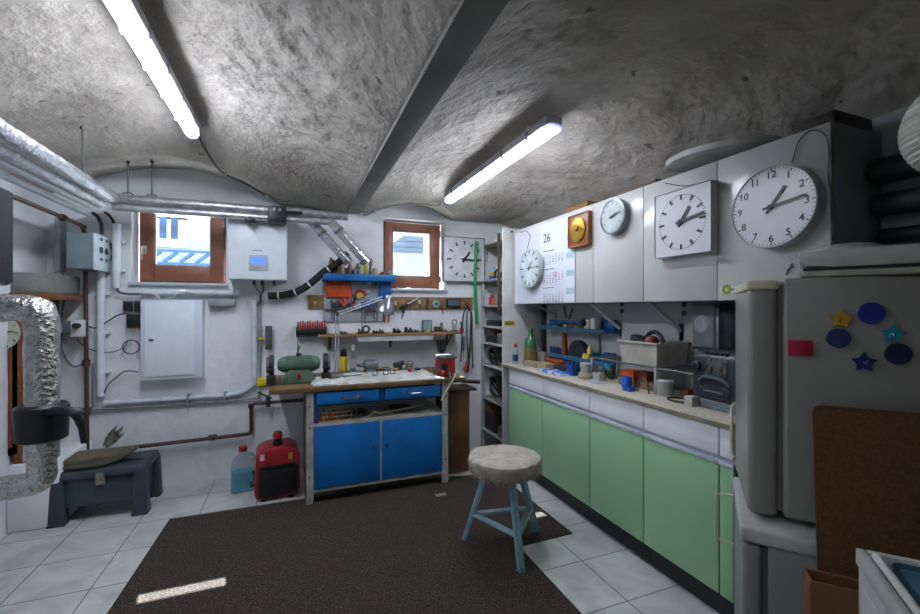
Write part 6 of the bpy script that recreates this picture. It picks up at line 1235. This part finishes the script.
# cork board, carton
a = on_plane(812, 404, MFr, -.05); b = on_plane(812, 590, MFr, -.05); z0 = .30
M = MFr @ Matrix.Translation((a.x, -.035, 0)); ang = .0
t = thing('cork_board', 'large brown rounded board leaning against the refrigerator side', 'board', M @ V((.25, 0, z0)), FA)
s = MB(M); P = []; Wd, z1 = .5, a.z; r = .022
for cx_, cz_, s0 in ((Wd-r, z1-r, 0), (r, z1-r, PI/2), (r, z0+r, PI), (Wd-r, z0+r, 1.5*PI)):
    for k in range(7): q = s0+PI/2*k/6; P.append((cx_+r*math.cos(q), 0, cz_+r*math.sin(q)))
s.prism([(x, -.09*(z1-z)/(z1-z0)-.03, z) for x, y, z in P], (0, .012, 0), .002); s.build('board_panel', mat('#5c3c1c', .9, var=.2, scale=120, bump=.3, bscale=200, contrast=(.3, .6)), t)
a2 = on_plane(810, 580, MFr, -.228); M = MFr @ Matrix.Translation((a2.x, -.228, 0))
t = thing('cardboard_box', 'open brown cardboard box on the floor in front of the leaning board', 'box', M @ V((.2, 0, 0)), FA)
zz = on_plane(812, 581, MFr, -.228).z
for nm, q in (('front_flap', ((0, 0, .001), (.36, .006, zz))), ('side_flap', ((0, .006, .001), (.006, .065, zz))), ('side_flap', ((.354, .006, .001), (.36, .065, zz-.02))), ('back_flap', ((.006, .059, .001), (.354, .065, zz)))): MB(M).box(*q, .001).build(nm, mat('#6b4826', .85, var=.1, scale=6), t)
# white appliance corner at lower right
CA = V((1.297, .62, 0)); MA = rotz(FA, CA); ztop = .807
t = thing('washing_machine', 'white appliance corner with a blue-grey top panel at the lower right frame edge', 'appliance', CA+V((.1, -.2, 0)), FA)
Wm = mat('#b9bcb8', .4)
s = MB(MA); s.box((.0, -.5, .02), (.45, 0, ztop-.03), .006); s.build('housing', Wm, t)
s = MB(MA)
for q in (((-.004, -.505, ztop-.04), (.014, .005, ztop)), ((.014, -.012, ztop-.04), (.455, .005, ztop)), ((.44, -.505, ztop-.04), (.455, -.012, ztop)), ((.014, -.505, ztop-.04), (.44, -.49, ztop))): s.box(*q, .004)
s.build('top_rim', mat('#c3c6c0', .4), t)
MB(MA).box((.014, -.49, ztop-.035), (.44, -.012, ztop-.018)).build('top_surface', mat('#b0b1ab', .4), t)
MB(MA).box((.045, -.44, ztop-.02), (.41, -.035, ztop-.006), .02, 3).build('top_panel', mat('#3f6a80', .35), t)
MB(MA).cyl((.028, -.48, ztop-.004), (.028, -.02, ztop-.004), .010, n=12).build('hinge_bar', mat('#cfd2cc', .35), t)
s = MB(MA); s.box((.14, -.2, ztop-.007), (.20, -.16, ztop+.004), .003); s.box((.12, -.26, ztop-.007), (.24, -.235, ztop+.006), .003); s.build('catch', BLACK, t)
MB(MA).box((-.008, -.47, .06), (.0, -.05, ztop-.07), .003).build('side_panel', mat('#c5c8c6', .35), t)
for x in (.05, .4):
    for y in (-.45, -.05): MB(MA).cyl((x, y, 0), (x, y, .022), .02).build('foot', BLACK, t)
# tray appliance on top of the fridge
q0 = on_plane(799, 272, MFr, .03)
t = thing('bread_bin', 'white low appliance with a slightly open domed lid on top of the refrigerator', 'appliance', MFr @ V((.2, .2, 1.493)), FA)
M = MFr @ Matrix.Translation((q0.x, .03, 1.493)) @ Matrix.Rotation(-.19, 4, 'Z')
MB(M).box((.0, .0, .001), (.37, .24, .020), .006, 2).build('base_tray', mat('#a7a593', .45), t)
MB(M).box((.01, .006, .02), (.36, .23, .030)).build('gap_shade', BLACK, t)  # solid black slab painted as the shade under the raised lid
s = MB(M); s.prism([(.0, 0, .045), (.02, 0, .034), (.08, 0, .030), (.37, 0, .030), (.38, 0, .085), (.002, 0, .08), (-.002, 0, .06)], (0, .24, 0), .004); s.build('lid', mat('#b5b4ae', .45), t)
s = MB(M @ Matrix.Translation((.12, .12, .078)) @ Matrix.Diagonal((1, 1.2, .30, 1))); s.ball((0, 0, 0), .10, 28); s.build('lid_dome', mat('#aeada6', .45), t)
for p in ((.02, .02), (.35, .02), (.02, .28), (.35, .28)): pass
# ================================================================ DARK CORNER AT UPPER RIGHT
for k, (z, r, x) in enumerate(((1.93, .05, 2.12), (1.80, .045, 2.13), (1.68, .03, 2.15))):
    lab = ['upper', 'middle', 'lowest'][k]+' dark wrapped pipe on the right wall beyond the cabinet end'
    pipe('dark_pipe', [(x, -.6, z-.02), (x, .955, z+.0)], r, mat('#2b2c2e', .5), lab, 'pipe')
t = thing('cable_bundle', 'bundle of black cables hanging on the right wall above the refrigerator', 'cables', (2.14, .65, 1.2))
for k in range(7):
    y = .62+.012*k; P = smooth_path([(2.17, y, 1.66), (2.13, y-.05-.008*k, 1.50), (2.12, y-.06, 1.30-.02*k), (2.13, y+.06+.01*k, 1.24-.02*k), (2.13, y+.08+.012*k, 1.45), (2.17, y+.02, 1.66)], 5)
    MB().tube(P, .009, 8).build('cable_strand', mat('#1d1e20', .5), t)
gc = V((1.115, .36, 1.724)); t = thing('globe_lamp', 'unlit white ribbed globe lamp hanging at the right frame edge', 'lamp', gc)
s = MB(Matrix.Translation(gc))
s.lathe((0, 0, 0), [(.025, -.098), (.058, -.085)]+[(.10*math.cos(a)+.0015*math.sin(a*60), .098*math.sin(a)) for a in [(-.95+1.9*k/60) for k in range(61)]]+[(.05, .088), (.035, .122)], 40); s.build('globe', mat('#b3b6a8', .4), t)
MB().cyl(gc+V((0, 0, .12)), gc+V((0, 0, .17)), .045, .03).build('lamp_holder', BLACK, t); MB().cyl(gc+V((0, 0, .17)), (gc.x, gc.y, ceil_z(gc.x, gc.y)-.0), .006, n=8).build('rod', BLACK, t)
# ================================================================ STOOL
sc = V((1.146, 2.218, 0)); t = thing('work_stool', 'three-legged light blue stool with a fluffy round seat cover', 'stool', sc)
LB = mat('#93bac6', .45, var=.15, scale=30, col2='#7ca5b2'); sh = .47
feet = [V((.962, 2.372, .012)), V((1.118, 1.975, .012)), V((1.405, 2.297, .012))]
tops = [sc+(f-sc)*.42 for f in feet]
for p in tops: p.z = sh
for f, p in zip(feet, tops):
    g = V((f.x, f.y, 0)); d = (p-f).normalized(); s = MB(); s.bar(f+V((0, 0, .01)), p, .038, .030, .004); l = s.build('leg', LB, t); gz = .008 if f.x < 1.21 or f.y > 2.2 else 0
    MB().lathe((f.x, f.y, .0085), [(.022, 0), (.024, .004), (.018, .016), (.014, .022)], 14).build('foot', mat('#5d7c88', .5), l)
def pt(i, z): f, p = feet[i], tops[i]; k = (z-f.z)/(p.z-f.z); return f.lerp(p, k)
for a, b in ((0, 1), (1, 2), (2, 0)): MB().bar(pt(a, .17), pt(b, .17), .034, .014, .002).build('stretcher', LB, t)
s = MB(); s.lathe(sc+V((0, 0, sh-.035)), [(.10, 0), (.10, .03)], 24); s.build('seat_ring', LB, t)
MB().lathe(sc+V((0, 0, sh-.004)), [(.16, 0), (.17, .006), (.17, .024), (.16, .03)], 40).build('seat', mat('#8a6a4a', .6), t)
bm = bmesh.new(); nr, na = 34, 150
def prof(u):                                        # u 0..1 from top centre over the rim to the underside
    if u < .6: return (.205*u/.6, sh+.078-.012*(u/.6)**4)
    k = (u-.6)/.4; a = k*PI*.95; return (.205+.012*math.sin(a)-.02*k, sh+.066-.088*(1-math.cos(a))/2)
rings = []
for i in range(nr+1):
    r, z = prof(i/nr); row = []
    for k in range(na):
        a = 2*PI*k/na; side = sm((i/nr-.58)/.15); f = noise.noise(V((math.cos(a)*22, math.sin(a)*22, z*14)))*.009*side+noise.noise(V((math.cos(a)*5, math.sin(a)*5, z*5+3)))*.006
        zz = z+(noise.noise(V((r*30*math.cos(a), r*30*math.sin(a), 2)))*.004)-(side*.008*noise.noise(V((a*14, 1, 1))) if i > nr*.85 else 0)
        row.append(bm.verts.new((sc.x+(r+f)*math.cos(a), sc.y+(r+f)*math.sin(a), zz)))
    rings.append(row)
for p, q in zip(rings, rings[1:]):
    for k in range(na): bm.faces.new([p[k], q[k], q[(k+1) % na], p[(k+1) % na]])
bmesh.ops.remove_doubles(bm, verts=bm.verts, dist=1e-5)
s = MB(); s.bm.free(); s.bm = bm
cov = s.build('fleece_cover', mat('#bdb6aa', .98, var=.25, scale=14, col2='#9d9587', bump=1., bscale=170, bdist=.006, contrast=(.3, .6)), t, angle=180)
random.seed(4)
s = MB()                                            # tufts round the rim
for k in range(900):
    a = random.uniform(0, 2*PI); u = random.uniform(.66, .97); r, z = prof(u); p = V((sc.x+r*math.cos(a), sc.y+r*math.sin(a), z)); o_ = V((math.cos(a), math.sin(a), -.9-random.random()))*random.uniform(.008, .016); q = V((-math.sin(a), math.cos(a), 0))*.0022
    try: s.face([p-q, p+q, p+o_+q*.4*random.uniform(-4, 4)])
    except ValueError: pass
tf = s.build('tufts', mat('#9f9788', .98), cov, smooth=False); tf['kind'] = 'stuff'
s = MB(); s.box((.98, 2.98, .0085), (1.06, 3.02, .012), .001); s.build('paper_scrap', mat('#8d857c', .8), cat='scrap', label='small pale scrap lying on the rug behind the stool')
# ================================================================ LIGHT AND CAMERA
sun = bpy.data.lights.new('sunlight', 'SUN'); sun.energy = SUN; sun.angle = .006; sun.color = (1, .97, .92)
so = bpy.data.objects.new('sunlight', sun); C.objects.link(so); so.rotation_euler = V((.32, -1.56, -1.74)).to_track_quat('-Z', 'Y').to_euler(); so['kind'] = 'helper'
w = bpy.data.worlds.new('daylight'); bpy.context.scene.world = w; w.use_nodes = True; b = w.node_tree.nodes['Background']; b.inputs['Color'].default_value = lin('#cfe2ff'); b.inputs['Strength'].default_value = SKY
cam = bpy.data.cameras.new('camera'); co = bpy.data.objects.new('camera', cam); C.objects.link(co); co.location = (0, 0, H)
cam.sensor_width = 36; cam.lens = F/920*36; cam.clip_start = .02; co.rotation_euler = (PI/2, 0, -TH); cam.shift_y = 1/920
bpy.context.scene.camera = co
v = bpy.context.scene.view_settings; v.view_transform = 'Standard'; v.look = 'None'; v.gamma = 1; v.exposure = EXPO; v.use_curve_mapping = False
